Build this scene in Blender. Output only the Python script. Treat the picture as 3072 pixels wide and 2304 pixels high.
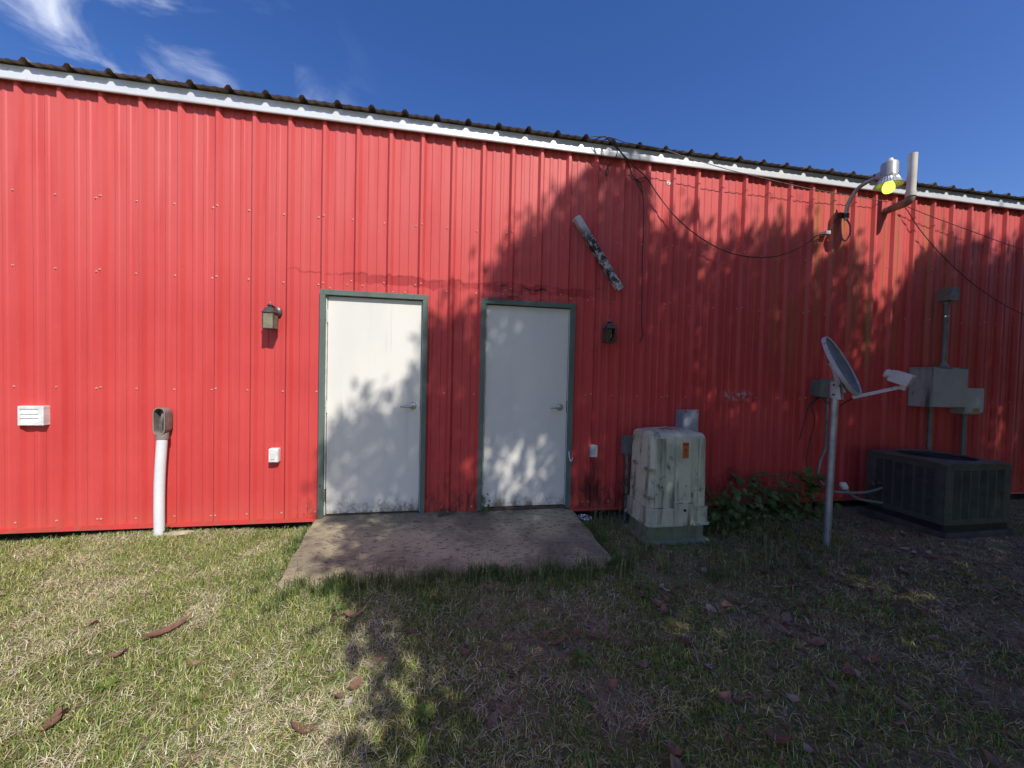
import bpy, bmesh, math, random
import numpy as np
from mathutils import Vector, Matrix

for o in list(bpy.data.objects):
    bpy.data.objects.remove(o, do_unlink=True)
scene = bpy.context.scene
COL = scene.collection
R = math.radians
rng = np.random.default_rng(7)
random.seed(7)

# ------------------------------------------------------------------ camera
CAM = Vector((3.6128, -4.0315, 1.4756))
psi, pit, rol = -0.1745, -0.0246, 0.0239
fw = Vector((-math.sin(psi), math.cos(psi), 0)); rt = Vector((math.cos(psi), math.sin(psi), 0)); up = Vector((0, 0, 1))
fw2 = fw * math.cos(pit) + up * math.sin(pit); up2 = up * math.cos(pit) - fw * math.sin(pit)
rt3 = rt * math.cos(rol) + up2 * math.sin(rol); up3 = up2 * math.cos(rol) - rt * math.sin(rol)
cd = bpy.data.cameras.new('camera'); cam = bpy.data.objects.new('camera', cd); COL.objects.link(cam)
M = Matrix.Identity(4)
for i in range(3):
    M[i][0] = rt3[i]; M[i][1] = up3[i]; M[i][2] = -fw2[i]; M[i][3] = CAM[i]
cam.matrix_world = M
cd.sensor_width = 36; cd.lens = 36 * 1160 / 3072; cd.clip_start = .05; cd.clip_end = 2000
scene.camera = cam

# ------------------------------------------------------------------ world, sun, exposure
SUN = Vector((.42, -1.0, 1.08)).normalized()          # towards the sun
SX, SZ = .42, 1.08                                     # shadow slopes per metre away from the wall
w = bpy.data.worlds.new('World'); scene.world = w; w.use_nodes = True
nt = w.node_tree; nt.nodes.clear()
def nd(t, **k):
    n = nt.nodes.new(t)
    for a, b in k.items(): setattr(n, a, b)
    return n
out = nd('ShaderNodeOutputWorld'); bg = nd('ShaderNodeBackground'); sky = nd('ShaderNodeTexSky')
sky.sky_type = 'NISHITA'; sky.sun_disc = False
sky.sun_elevation = math.asin(SUN.z); sky.sun_rotation = math.atan2(SUN.x, SUN.y)
sky.air_density = 1.0; sky.dust_density = 1.0; sky.ozone_density = 3.0; sky.altitude = 200
bg.inputs['Strength'].default_value = .15
tc = nd('ShaderNodeTexCoord')
# thin fair-weather clouds: wisps drifting in banks
sep = nd('ShaderNodeSeparateXYZ'); nt.links.new(tc.outputs['Generated'], sep.inputs[0])
addz = nd('ShaderNodeMath', operation='ADD'); addz.inputs[1].default_value = .25; nt.links.new(sep.outputs[2], addz.inputs[0])
dv = nd('ShaderNodeVectorMath', operation='DIVIDE'); cz = nd('ShaderNodeCombineXYZ')
for i in range(3): nt.links.new(addz.outputs[0], cz.inputs[i])
nt.links.new(tc.outputs['Generated'], dv.inputs[0]); nt.links.new(cz.outputs[0], dv.inputs[1])
n1 = nd('ShaderNodeTexNoise'); n1.inputs['Scale'].default_value = 4.6; n1.inputs['Detail'].default_value = 6; n1.inputs['Roughness'].default_value = .55
n1.inputs['Distortion'].default_value = .5
nt.links.new(dv.outputs[0], n1.inputs['Vector'])
n2 = nd('ShaderNodeTexNoise'); n2.inputs['Scale'].default_value = .5; n2.inputs['Detail'].default_value = 1
mp = nd('ShaderNodeMapping'); mp.inputs['Location'].default_value = (1.3, 5.1, 2.); nt.links.new(dv.outputs[0], mp.inputs[0]); nt.links.new(mp.outputs[0], n2.inputs['Vector'])
mr1 = nd('ShaderNodeMapRange', interpolation_type='SMOOTHSTEP'); mr1.inputs[1].default_value = .43; mr1.inputs[2].default_value = .78
nt.links.new(n1.outputs['Fac'], mr1.inputs[0])
mr2 = nd('ShaderNodeMapRange', interpolation_type='SMOOTHSTEP'); mr2.inputs[1].default_value = .515; mr2.inputs[2].default_value = .64
nt.links.new(n2.outputs['Fac'], mr2.inputs[0])
ml = nd('ShaderNodeMath', operation='MULTIPLY'); nt.links.new(mr2.outputs[0], ml.inputs[0]); nt.links.new(mr1.outputs[0], ml.inputs[1])
ml2 = nd('ShaderNodeMath', operation='MULTIPLY'); ml2.inputs[1].default_value = .8; nt.links.new(ml.outputs[0], ml2.inputs[0])
mix = nd('ShaderNodeMix', data_type='RGBA'); nt.links.new(ml2.outputs[0], mix.inputs['Factor'])
hs = nd('ShaderNodeHueSaturation'); hs.inputs['Hue'].default_value = .516; hs.inputs['Saturation'].default_value = 1.28; hs.inputs['Value'].default_value = .76
nt.links.new(sky.outputs[0], hs.inputs['Color'])
nt.links.new(hs.outputs[0], mix.inputs['A']); mix.inputs['B'].default_value = (7.5, 7.7, 8.2, 1)
nt.links.new(mix.outputs['Result'], bg.inputs['Color']); nt.links.new(bg.outputs[0], out.inputs[0])

sd = bpy.data.lights.new('sun', 'SUN'); sd.energy = 3.6; sd.angle = R(.53); sd.color = (1, .96, .90)
so = bpy.data.objects.new('sun', sd); COL.objects.link(so)
so.rotation_euler = SUN.to_track_quat('Z', 'Y').to_euler(); so.location = (10, -12, 20)
vs = scene.view_settings
vs.view_transform = 'Standard'; vs.look = 'None'; vs.gamma = 1; vs.use_curve_mapping = False
vs.exposure = .45
scene.render.engine = 'CYCLES'
cy = scene.cycles
cy.max_bounces = 6; cy.diffuse_bounces = 3; cy.glossy_bounces = 2; cy.transmission_bounces = 4; cy.transparent_max_bounces = 4
cy.caustics_reflective = False; cy.caustics_refractive = False

# ------------------------------------------------------------------ material helpers
class NG:
    def __init__(s, name):
        s.m = bpy.data.materials.new(name); s.m.use_nodes = True
        s.t = s.m.node_tree; s.t.nodes.clear()
        s.o = s.t.nodes.new('ShaderNodeOutputMaterial'); s.b = s.t.nodes.new('ShaderNodeBsdfPrincipled')
        s.t.links.new(s.b.outputs[0], s.o.inputs[0])
        s.pos = s.t.nodes.new('ShaderNodeNewGeometry').outputs['Position']
        s.sp = s.t.nodes.new('ShaderNodeSeparateXYZ'); s.t.links.new(s.pos, s.sp.inputs[0])
    def n(s, t, **k):
        x = s.t.nodes.new(t)
        for a, b in k.items(): setattr(x, a, b)
        return x
    def put(s, v, sock):
        if hasattr(v, 'is_linked') or isinstance(v, bpy.types.NodeSocket): s.t.links.new(v, sock)
        elif isinstance(v, (tuple, list)) and len(v) == 3 and sock.type == 'RGBA': sock.default_value = (*v, 1)
        else: sock.default_value = v
    def math(s, op, a, b=0.0):
        x = s.n('ShaderNodeMath', operation=op); s.put(a, x.inputs[0]); s.put(b, x.inputs[1]); return x.outputs[0]
    def noise(s, scale, detail=4, st=(1, 1, 1), off=(0, 0, 0), rough=.55, vec=None, dist=0):
        mp = s.n('ShaderNodeMapping'); mp.inputs['Scale'].default_value = st; mp.inputs['Location'].default_value = off
        s.put(vec or s.pos, mp.inputs[0]); x = s.n('ShaderNodeTexNoise'); x.inputs['Scale'].default_value = scale
        x.inputs['Detail'].default_value = detail; x.inputs['Roughness'].default_value = rough; x.inputs['Distortion'].default_value = dist
        s.t.links.new(mp.outputs[0], x.inputs['Vector']); return x.outputs['Fac']
    def ramp(s, v, a, b, lo=0., hi=1.):
        x = s.n('ShaderNodeMapRange', interpolation_type='SMOOTHSTEP')
        s.put(v, x.inputs[0]); x.inputs[1].default_value = a; x.inputs[2].default_value = b; x.inputs[3].default_value = lo; x.inputs[4].default_value = hi
        return x.outputs[0]
    def band(s, v, a, b, e):     # 1 inside [a, b] with soft edge e
        return s.math('MULTIPLY', s.ramp(v, a - e, a + e), s.ramp(v, b + e, b - e))
    def mul(s, *a):
        r = a[0]
        for x in a[1:]: r = s.math('MULTIPLY', r, x)
        return r
    def mix(s, f, a, b):
        x = s.n('ShaderNodeMix', data_type='RGBA'); s.put(f, x.inputs['Factor']); s.put(a, x.inputs['A']); s.put(b, x.inputs['B']); return x.outputs['Result']
    def bump(s, h, strength=.3, dist=.01):
        x = s.n('ShaderNodeBump'); x.inputs['Strength'].default_value = strength; x.inputs['Distance'].default_value = dist
        s.put(h, x.inputs['Height']); s.t.links.new(x.outputs[0], s.b.inputs['Normal'])
    def end(s, col, rough=.5, metal=0., spec=.5):
        s.put(col, s.b.inputs['Base Color']); s.put(rough, s.b.inputs['Roughness']); s.put(metal, s.b.inputs['Metallic']); s.put(spec, s.b.inputs['Specular IOR Level'])
        return s.m

def plain(name, c1, c2=None, scale=12, rough=.5, metal=0., st=(1, 1, 1), lo=.35, hi=.7, bump=0., spec=.5, c3=None, s3=40, l3=.6, h3=.7):
    g = NG(name)
    c2 = c2 or tuple(x * .75 for x in c1)
    nf = g.noise(scale, 5, st)
    col = g.mix(g.ramp(nf, lo, hi), c1, c2)
    if c3: col = g.mix(g.ramp(g.noise(s3, 4, st, (3, 5, 1)), l3, h3), col, c3)
    if bump: g.bump(g.noise(scale * 6, 4), bump)
    rg = g.ramp(nf, .3, .7, max(0.05, rough - .07), min(1, rough + .1))
    return g.end(col, rg, metal, spec)

def attr_mat(name, rough=.7, trans=.0, spec=.25):
    g = NG(name); a = g.n('ShaderNodeAttribute'); a.attribute_name = 'col'
    g.end(a.outputs['Color'], rough, 0, spec)
    if trans:
        tr = g.n('ShaderNodeBsdfTranslucent'); g.t.links.new(a.outputs['Color'], tr.inputs['Color'])
        mx = g.n('ShaderNodeMixShader'); mx.inputs[0].default_value = trans
        g.t.links.new(g.b.outputs[0], mx.inputs[1]); g.t.links.new(tr.outputs[0], mx.inputs[2]); g.t.links.new(mx.outputs[0], g.o.inputs[0])
    return g.m

def leaf_mat(name, c1, c2, rough=.5, trans=.25):
    g = NG(name); oi = g.n('ShaderNodeObjectInfo')
    nz = g.noise(35, 3)
    c = g.mix(oi.outputs['Random'], c1, c2); c = g.mix(g.ramp(nz, .35, .75), c, tuple(x * .7 for x in c1))
    g.end(c, rough, 0, .35)
    if trans:
        tr = g.n('ShaderNodeBsdfTranslucent'); g.t.links.new(c, tr.inputs['Color'])
        mx = g.n('ShaderNodeMixShader'); mx.inputs[0].default_value = trans
        g.t.links.new(g.b.outputs[0], mx.inputs[1]); g.t.links.new(tr.outputs[0], mx.inputs[2]); g.t.links.new(mx.outputs[0], g.o.inputs[0])
    return g.m

# ---- red wall sheet
def wall_material():
    g = NG('red_wall_sheet'); x, y, z = g.sp.outputs
    streak = g.noise(1.0, 5, (9, 9, .5))
    cloud = g.noise(1.3, 4)
    fine = g.noise(60, 3, (1, 1, .25))
    c = g.mix(g.ramp(cloud, .3, .7), (.585, .072, .066), (.53, .056, .052))
    c = g.mix(g.ramp(streak, .45, .75, 0, .45), c, (.46, .036, .036))
    c = g.mix(g.ramp(fine, .55, .8, 0, .25), c, (.66, .11, .10))
    # chalky old paint high up, with the sheen there mixed into the colour
    c = g.mix(g.mul(g.ramp(z, 1.4, 3.6), g.ramp(streak, .25, .6), .45), c, (.68, .17, .155))
    # touched-up strip with drips over the doors
    dn = g.noise(7, 4, (1, 1, .8)); zj = g.math('ADD', z, g.math('MULTIPLY', g.math('SUBTRACT', dn, .5), .16))
    strip = g.mul(g.band(zj, 2.335, 2.42, .008), g.band(x, 2.75, 5.25, .25), g.ramp(g.noise(3.2, 3), .36, .52))
    c = g.mix(g.mul(strip, .6), c, (.30, .018, .02))
    strip2 = g.mul(g.band(zj, 2.41, 2.428, .004), g.band(x, 2.15, 5.3, .2), g.ramp(g.noise(5, 3, off=(7, 0, 0)), .4, .55))
    c = g.mix(g.mul(strip2, .5), c, (.20, .016, .018))
    scr = g.mul(g.band(zj, 2.372, 2.392, .005), g.band(x, 4.05, 4.8, .1), g.ramp(g.noise(9, 3, off=(2, 0, 0)), .45, .55))
    c = g.mix(g.mul(scr, .9), c, (.02, .01, .01))
    # mildew creeping up from the ground around the doors
    mh = g.noise(3.0, 5, (1.6, 1.6, .7), (4, 0, 0)); mw = g.math('SUBTRACT', g.math('MULTIPLY', mh, 1.15), z)
    mil = g.mul(g.ramp(mw, .10, .55), g.band(x, 3.3, 7.5, .6), g.ramp(g.noise(22, 5, (1, 1, .5)), .36, .62))
    c = g.mix(g.mul(mil, .85), c, (.035, .014, .014))
    o2 = g.mul(g.band(x, 5.14, 5.36, .06), g.ramp(z, .62, .52), g.ramp(g.noise(5, 5, (1.5, 1, .6)), .38, .62))
    c = g.mix(g.mul(o2, .85), c, (.03, .012, .012))
    lm = g.mul(g.band(x, 2.2, 2.42, .05), g.ramp(z, .3, .05), g.ramp(g.noise(16, 4), .5, .62))
    c = g.mix(g.mul(lm, .7), c, (.10, .03, .02))
    # rust-brown and algae runs on the right end
    ru = g.mul(g.band(x, 7.6, 10.3, .8), g.band(z, 1.7, 3.8, .5), g.ramp(g.noise(1.0, 5, (7, 7, .35), (1, 0, 2)), .46, .66))
    c = g.mix(g.mul(ru, .75), c, (.30, .17, .045))
    # dark vertical soot marks
    so = g.mul(g.ramp(g.noise(1.0, 3, (6, 6, 1.3), (9, 0, 4)), .70, .78), g.band(x, 6.2, 9, .5))
    c = g.mix(g.mul(so, .7), c, (.10, .02, .02))
    pk = g.mul(g.ramp(g.noise(17, 3, off=(5, 1, 0)), .76, .80), .8)
    c = g.mix(pk, c, (.22, .02, .022))
    # bare scuff near the dish
    sc = g.mul(g.band(x, 6.85, 7.2, .05), g.band(z, 1.24, 1.34, .03), g.ramp(g.noise(20, 4), .45, .6))
    c = g.mix(sc, c, (.42, .33, .33))
    # dust splash at the bottom
    c = g.mix(g.mul(g.ramp(z, .28, 0), .3), c, (.50, .12, .07))
    # oil-canning
    g.bump(g.noise(1.0, 2, (3.2, 3.2, 1.2)), .25, .02)
    return g.end(c, g.ramp(cloud, .3, .7, .42, .54), 0, .3)

MAT = {}
MAT['wall'] = wall_material()
MAT['roof'] = plain('galvanised_roof', (.34, .31, .28), (.24, .20, .17), 3, .5, .25, st=(1, 1, 1), c3=(.16, .11, .08), s3=9)
MAT['trim'] = plain('white_eave_trim', (.74, .75, .75), (.60, .61, .62), 3.5, .34, .15, lo=.4, hi=.75, c3=(.40, .40, .40), s3=22, l3=.66, h3=.78)
MAT['basetrim'] = plain('red_base_trim', (.52, .05, .045), (.40, .06, .04), 6, .45, c3=(.28, .12, .07), s3=14)
MAT['frame'] = plain('green_grey_frame', (.115, .155, .128), (.085, .115, .095), 8, .5, st=(1, 1, .3), c3=(.05, .05, .045), s3=25, l3=.64, h3=.75)
MAT['dark'] = plain('dark_gap', (.02, .018, .016), (.03, .025, .02), 10, .8)
def door_mat():
    g = NG('white_door_paint'); x, y, z = g.sp.outputs
    c = g.mix(g.ramp(g.noise(1.2, 4, (2, 2, .5)), .35, .7), (.77, .735, .655), (.70, .68, .615))
    c = g.mix(g.mul(g.ramp(g.noise(1, 4, (14, 14, .8)), .58, .75), .5), c, (.55, .55, .53))
    dz = g.math('SUBTRACT', g.math('MULTIPLY', g.noise(9, 5, (1.2, 1, .7)), .5), z)
    c = g.mix(g.mul(g.ramp(dz, .02, .2), g.ramp(g.noise(30, 4), .3, .6), .75), c, (.25, .25, .20))
    c = g.mix(g.mul(g.ramp(dz, .13, .24), .8), c, (.20, .13, .08))
    c = g.mix(g.ramp(g.noise(26, 2, off=(3, 3, 3)), .79, .82), c, (.2, .19, .18))
    g.bump(g.noise(1.5, 2), .1, .02)
    return g.end(c, .42, 0, .45)
MAT['door'] = door_mat()
MAT['white'] = plain('white_paint', (.76, .76, .74), (.62, .62, .58), 14, .4, c3=(.42, .40, .35), s3=30, l3=.66, h3=.75)
MAT['pvc'] = plain('white_pvc', (.72, .73, .74), (.66, .67, .68), 6, .32, c3=(.45, .43, .40), s3=26, l3=.68, h3=.76)
MAT['oldpvc'] = plain('weathered_pvc', (.66, .63, .56), (.54, .49, .42), 7, .45, st=(1, 1, .5))
MAT['dirtypvc'] = plain('stained_pvc', (.30, .23, .17), (.16, .11, .08), 9, .55, c3=(.5, .45, .38), s3=16)
MAT['steel'] = plain('satin_steel', (.48, .48, .47), (.38, .38, .38), 30, .32, .9)
MAT['galv'] = plain('galvanised_steel', (.42, .43, .45), (.30, .31, .34), 9, .42, .55, c3=(.22, .22, .23), s3=24)
MAT['screw'] = plain('screw_head', (.52, .30, .26), (.62, .44, .38), 60, .4, .2)
MAT['bronze'] = plain('bronze_lantern', (.075, .062, .058), (.12, .10, .09), 20, .38, .4)
MAT['brass'] = plain('brass_tip', (.42, .33, .22), (.30, .24, .17), 30, .35, .6)
def glass_mat(name, c1, c2, tr, rough=.25):
    g = NG(name); nf = g.noise(28, 4)
    c = g.mix(g.ramp(nf, .35, .7), c1, c2); g.end(c, rough, 0, .5); g.b.inputs['Transmission Weight'].default_value = tr; g.b.inputs['IOR'].default_value = 1.1
    return g.m
MAT['lglass'] = glass_mat('dusty_lantern_glass', (.42, .38, .26), (.30, .26, .17), .35, .35)
MAT['lglass2'] = glass_mat('smoky_lantern_glass', (.16, .13, .08), (.22, .19, .12), .5, .25)
MAT['bulbw'] = plain('white_bulb', (.8, .8, .78), (.7, .7, .68), 10, .2)
MAT['beige'] = plain('beige_fitting', (.26, .23, .20), (.19, .165, .145), 16, .45, c3=(.12, .10, .09), s3=30)
MAT['cable'] = plain('black_cable', (.03, .022, .022), (.05, .035, .035), 30, .5)
MAT['cablegrey'] = plain('grey_cable', (.12, .11, .10), (.17, .15, .13), 30, .5)
def channel_mat():
    g = NG('grimy_channel'); x, y, z = g.sp.outputs
    k = g.noise(16, 6, rough=.7); zz = g.band(z, 2.45, 3.0, .08)
    c = g.mix(g.ramp(g.noise(6, 4), .4, .7), (.62, .60, .60), (.45, .43, .43))
    c = g.mix(g.mul(g.ramp(k, .40, .52), zz), c, (.03, .033, .033))
    c = g.mix(g.ramp(g.noise(50, 4), .62, .68), c, (.38, .38, .37))
    return g.end(c, .55, .1)
MAT['channel'] = channel_mat()
def stained(name, c1, c2, dark, amt, scale=1., st=(9, 9, .9), rough=.5, extra=None):
    g = NG(name)
    c = g.mix(g.ramp(g.noise(5, 4), .35, .7), c1, c2)
    k = g.noise(scale, 6, st, rough=.62)
    c = g.mix(g.mul(g.ramp(k, .46, .66), amt), c, dark)
    c = g.mix(g.mul(g.ramp(g.noise(11, 6, (1, 1, .6), (2, 2, 2), rough=.65), .56, .70), amt * .9), c, tuple(v * .8 for v in dark))
    if extra: c = g.mix(g.mul(g.ramp(g.noise(3, 4, off=(8, 1, 1)), .48, .7), .5), c, extra)
    g.bump(g.noise(60, 3), .08)
    return g.end(c, rough)
MAT['cabinet'] = stained('mildewed_green_fibreglass', (.58, .575, .42), (.49, .49, .36), (.07, .062, .046), .95, extra=(.30, .29, .20))
MAT['cabinetbase'] = stained('mossy_fibreglass_base', (.24, .27, .20), (.18, .21, .14), (.06, .07, .04), .8, extra=(.20, .24, .11))
MAT['sticker'] = plain('orange_sticker', (.62, .15, .035), (.52, .11, .03), 20, .5)
MAT['stickerink'] = plain('sticker_ink', (.10, .03, .02), (.14, .04, .02), 30, .6)
MAT['greybox'] = plain('grey_enamel', (.33, .35, .40), (.28, .30, .34), 6, .42, c3=(.20, .2, .2), s3=18)
MAT['olive'] = plain('grey_green_conduit', (.20, .21, .18), (.15, .16, .135), 10, .5, c3=(.10, .10, .08), s3=20)
MAT['bigbox'] = stained('stained_tan_enclosure', (.42, .42, .37), (.36, .36, .32), (.03, .024, .02), .75, 1., (6, 6, .8))
MAT['bigboxfront'] = plain('tan_enclosure_front', (.40, .41, .38), (.34, .35, .32), 4, .45, c3=(.6, .6, .57), s3=5, l3=.66, h3=.74)
MAT['utilbox'] = plain('grey_disconnect', (.42, .45, .44), (.36, .39, .38), 7, .42)
MAT['yellow'] = plain('yellow_label', (.42, .30, .03), (.34, .24, .03), 20, .5)
MAT['dish'] = plain('grey_dish', (.17, .155, .15), (.13, .12, .115), 7, .55, c3=(.10, .09, .09), s3=15)
MAT['dishrim'] = plain('dish_rim', (.50, .52, .54), (.36, .38, .39), 14, .45, c3=(.22, .22, .22), s3=28)
MAT['bracket'] = plain('light_bracket', (.56, .56, .56), (.46, .46, .46), 9, .45, c3=(.3, .29, .28), s3=24)
MAT['acgreen'] = plain('dark_green_ac', (.075, .085, .072), (.055, .065, .055), 8, .5, c3=(.035, .04, .035), s3=22)
MAT['acdark'] = plain('ac_inside', (.012, .012, .012), (.02, .018, .016), 10, .7)
MAT['concrete_old'] = plain('old_concrete', (.09, .08, .07), (.055, .05, .045), 8, .85, bump=.3)  # pad colour kept dark to hold the shade under the air conditioner
MAT['rust'] = plain('rusty_scrap', (.12, .07, .045), (.06, .045, .04), 18, .7, c3=(.22, .18, .15), s3=25)
MAT['foil'] = plain('crushed_aluminium', (.75, .75, .76), (.55, .55, .57), 40, .22, .95)
MAT['stone'] = plain('pale_stone', (.46, .38, .28), (.36, .29, .21), 14, .8, bump=.3)
MAT['bark'] = plain('bark', (.11, .09, .07), (.06, .05, .04), 7, .9, st=(1, 1, .3), bump=.5)
MAT['stem'] = plain('green_stem', (.10, .13, .05), (.14, .12, .06), 20, .6)
MAT['lamp_body'] = plain('lamp_housing', (.40, .41, .42), (.32, .33, .34), 8, .4, .2)
MAT['refractor'] = plain('fluted_reflector', (.50, .51, .52), (.38, .39, .40), 20, .28, .35)
MAT['lens'] = glass_mat('clear_plastic', (.75, .75, .72), (.65, .65, .62), .6, .3)
g = NG('lit_bulb'); g.end((.8, .85, .3), .3); g.b.inputs['Emission Color'].default_value = (.78, .95, .14, 1); g.b.inputs['Emission Strength'].default_value = 1.0; MAT['bulb'] = g.m
def slab_mat():
    g = NG('weathered_concrete')
    c = g.mix(g.ramp(g.noise(2.2, 5), .35, .68), (.53, .45, .275), (.43, .365, .225))
    c = g.mix(g.mul(g.ramp(g.noise(1.5, 6, off=(3, 1, 0), rough=.6), .42, .60), .7), c, (.15, .13, .092))
    c = g.mix(g.mul(g.ramp(g.noise(26, 6, (.7, 1.4, 1), rough=.7), .52, .62), .8), c, (.10, .088, .068))
    c = g.mix(g.mul(g.ramp(g.noise(1.9, 4, off=(7, 2, 0)), .56, .7), .5), c, (.27, .22, .10))
    c = g.mix(g.ramp(g.noise(110, 2), .70, .74), c, (.52, .46, .38))
    g.bump(g.math('ADD', g.noise(90, 4), g.noise(14, 3)), .35, .008)
    return g.end(c, .85, 0, .3)
MAT['slab'] = slab_mat()
MAT['grass'] = attr_mat('grass_blades', .6, .3)
MAT['litter'] = attr_mat('dry_litter', .75, 0)
MAT['crown'] = attr_mat('tree_leaves', .45, 0)
MAT['vine'] = leaf_mat('vine_leaf', (.075, .13, .028), (.13, .185, .045), .45, .2)
MAT['deadleaf'] = leaf_mat('dead_leaf', (.21, .115, .075), (.30, .20, .14), .6, .1)
MAT['paleleaf'] = leaf_mat('pale_dead_leaf', (.42, .36, .30), (.34, .27, .21), .6, .1)
MAT['rosette'] = leaf_mat('rosette_weed', (.17, .25, .05), (.12, .19, .04), .5, .25)

# ------------------------------------------------------------------ mesh helpers
class MB:
    def __init__(s): s.v = []; s.f = []
    def quadstrip(s, loops, closed=True, cap=True):
        b = len(s.v); n = len(loops[0])
        for l in loops: s.v += [tuple(p) for p in l]
        for i in range(len(loops) - 1):
            for j in range(n if closed else n - 1):
                k = (j + 1) % n
                s.f.append((b + i * n + j, b + i * n + k, b + (i + 1) * n + k, b + (i + 1) * n + j))
        if cap and closed:
            s.f.append(tuple(b + j for j in reversed(range(n)))); s.f.append(tuple(b + (len(loops) - 1) * n + j for j in range(n)))
        return s
    def box(s, x0, x1, y0, y1, z0, z1, bev=0.):
        if bev <= 0:
            s.quadstrip([[(x0, y0, z0), (x1, y0, z0), (x1, y1, z0), (x0, y1, z0)], [(x0, y0, z1), (x1, y0, z1), (x1, y1, z1), (x0, y1, z1)]])
            return s
        b = min(bev, (x1 - x0) * .45, (y1 - y0) * .45, (z1 - z0) * .45)
        bm = bmesh.new(); bmesh.ops.create_cube(bm, size=1)
        for v in bm.verts:
            v.co = Vector((x0 if v.co.x < 0 else x1, y0 if v.co.y < 0 else y1, z0 if v.co.z < 0 else z1))
        bmesh.ops.bevel(bm, geom=bm.edges[:], offset=b, segments=2, affect='EDGES', profile=.6)
        s.addbm(bm); return s
    def addbm(s, bm, mat=None):
        b = len(s.v); bm.verts.ensure_lookup_table(); bm.verts.index_update()
        for v in bm.verts: s.v.append(tuple(mat @ v.co if mat else v.co))
        for f in bm.faces: s.f.append(tuple(b + v.index for v in f.verts))
        bm.free()
    def tube(s, pts, r, n=8, cap=True):
        P = [Vector(p) for p in pts]; rr = r if isinstance(r, (list, tuple)) else [r] * len(P)
        loops = []; prev = None
        for i, p in enumerate(P):
            t = (P[min(i + 1, len(P) - 1)] - P[max(i - 1, 0)]).normalized()
            if prev is None:
                a = Vector((0, 0, 1)) if abs(t.z) < .9 else Vector((1, 0, 0))
                u = t.cross(a).normalized()
            else:
                u = (prev - t * prev.dot(t)).normalized()
            prev = u; v = t.cross(u)
            loops.append([p + (u * math.cos(2 * math.pi * k / n) + v * math.sin(2 * math.pi * k / n)) * rr[i] for k in range(n)])
        return s.quadstrip(loops, True, cap)
    def lathe(s, prof, c, axis=(0, 0, 1), n=24, cap=True):
        q = Vector((0, 0, 1)).rotation_difference(Vector(axis).normalized()); c = Vector(c)
        return s.quadstrip([[c + q @ Vector((r * math.cos(2 * math.pi * k / n), r * math.sin(2 * math.pi * k / n), z)) for k in range(n)] for r, z in prof], True, cap)
    def build(s, name, mat, parent=None, smooth=False, wn=False):
        me = bpy.data.meshes.new(name); 
        off = Vector((0, 0, 0)); p = parent
        while p is not None:
            off += p.location; p = p.parent
        me.from_pydata([(v[0] - off.x, v[1] - off.y, v[2] - off.z) for v in s.v], [], s.f)
        me.materials.append(MAT[mat] if isinstance(mat, str) else mat)
        if smooth:
            me.polygons.foreach_set('use_smooth', [True] * len(me.polygons))
            try: me.set_sharp_from_angle(angle=R(38))
            except Exception: pass
        me.update()
        o = bpy.data.objects.new(name, me); COL.objects.link(o); o.parent = parent
        return o

def spline(pts, k=6):
    P = [Vector(p) for p in pts]; out = []
    for i in range(len(P) - 1):
        p0 = P[max(i - 1, 0)]; p1 = P[i]; p2 = P[i + 1]; p3 = P[min(i + 2, len(P) - 1)]
        for j in range(k):
            t = j / k
            out.append(.5 * ((2 * p1) + (p2 - p0) * t + (2 * p0 - 5 * p1 + 4 * p2 - p3) * t * t + (-p0 + 3 * p1 - 3 * p2 + p3) * t ** 3))
    out.append(P[-1]); return out

def tag(o, label=None, cat=None, group=None, kind=None):
    if label: o['label'] = label
    if cat: o['category'] = cat
    if group: o['group'] = group
    if kind: o['kind'] = kind
    return o
def thing(name, label, cat, loc, group=None):
    o = bpy.data.objects.new(name, None); COL.objects.link(o); o.location = loc; o.empty_display_size = .1
    return tag(o, label, cat, group)
def rrect(cx, cy, hx, hy, r, z, n=5):
    pts = []
    for qx, qy, a0 in ((1, 1, 0), (-1, 1, 90), (-1, -1, 180), (1, -1, 270)):
        for k in range(n + 1):
            a = R(a0 + 90 * k / n); pts.append((cx + qx * (hx - r) + r * math.cos(a), cy + qy * (hy - r) + r * math.sin(a), z))
    return pts

# value noise for terrain and planting
_T = np.random.default_rng(3).random((64, 64))
def vnoise(x, y, f):
    x = np.asarray(x, float) * f; y = np.asarray(y, float) * f
    xi = np.floor(x).astype(int); yi = np.floor(y).astype(int); fx = x - xi; fy = y - yi
    fx = fx * fx * (3 - 2 * fx); fy = fy * fy * (3 - 2 * fy)
    g = lambda a, b: _T[a % 64, b % 64]
    return (g(xi, yi) * (1 - fx) + g(xi + 1, yi) * fx) * (1 - fy) + (g(xi, yi + 1) * (1 - fx) + g(xi + 1, yi + 1) * fx) * fy
def sstep(v, a, b):
    t = np.clip((np.asarray(v, float) - a) / (b - a), 0, 1); return t * t * (3 - 2 * t)
SLAB = (2.46, 5.02, -1.2)
def gz(x, y):
    x = np.asarray(x, float); y = np.asarray(y, float)
    near = sstep(y, -14, -6) * sstep(x, -20, -8) * sstep(x, 30, 18)
    h = -.055 + near * ((vnoise(x, y, .9) - .5) * .05 + (vnoise(x + 9, y + 4, 3.1) - .5) * .022 + (vnoise(x + 2, y + 7, 9.) - .5) * .012)
    h = h - .035 * sstep(x, 4.9, 5.3) * sstep(y, -1.2, -.2)
    inslab = sstep(x, SLAB[0] - .02, SLAB[0] + .06) * sstep(x, SLAB[1] + .02, SLAB[1] - .06) * sstep(y, SLAB[2] - .02, SLAB[2] + .06)
    return np.where(y > -.02, -.09, h - .10 * inslab)

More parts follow.
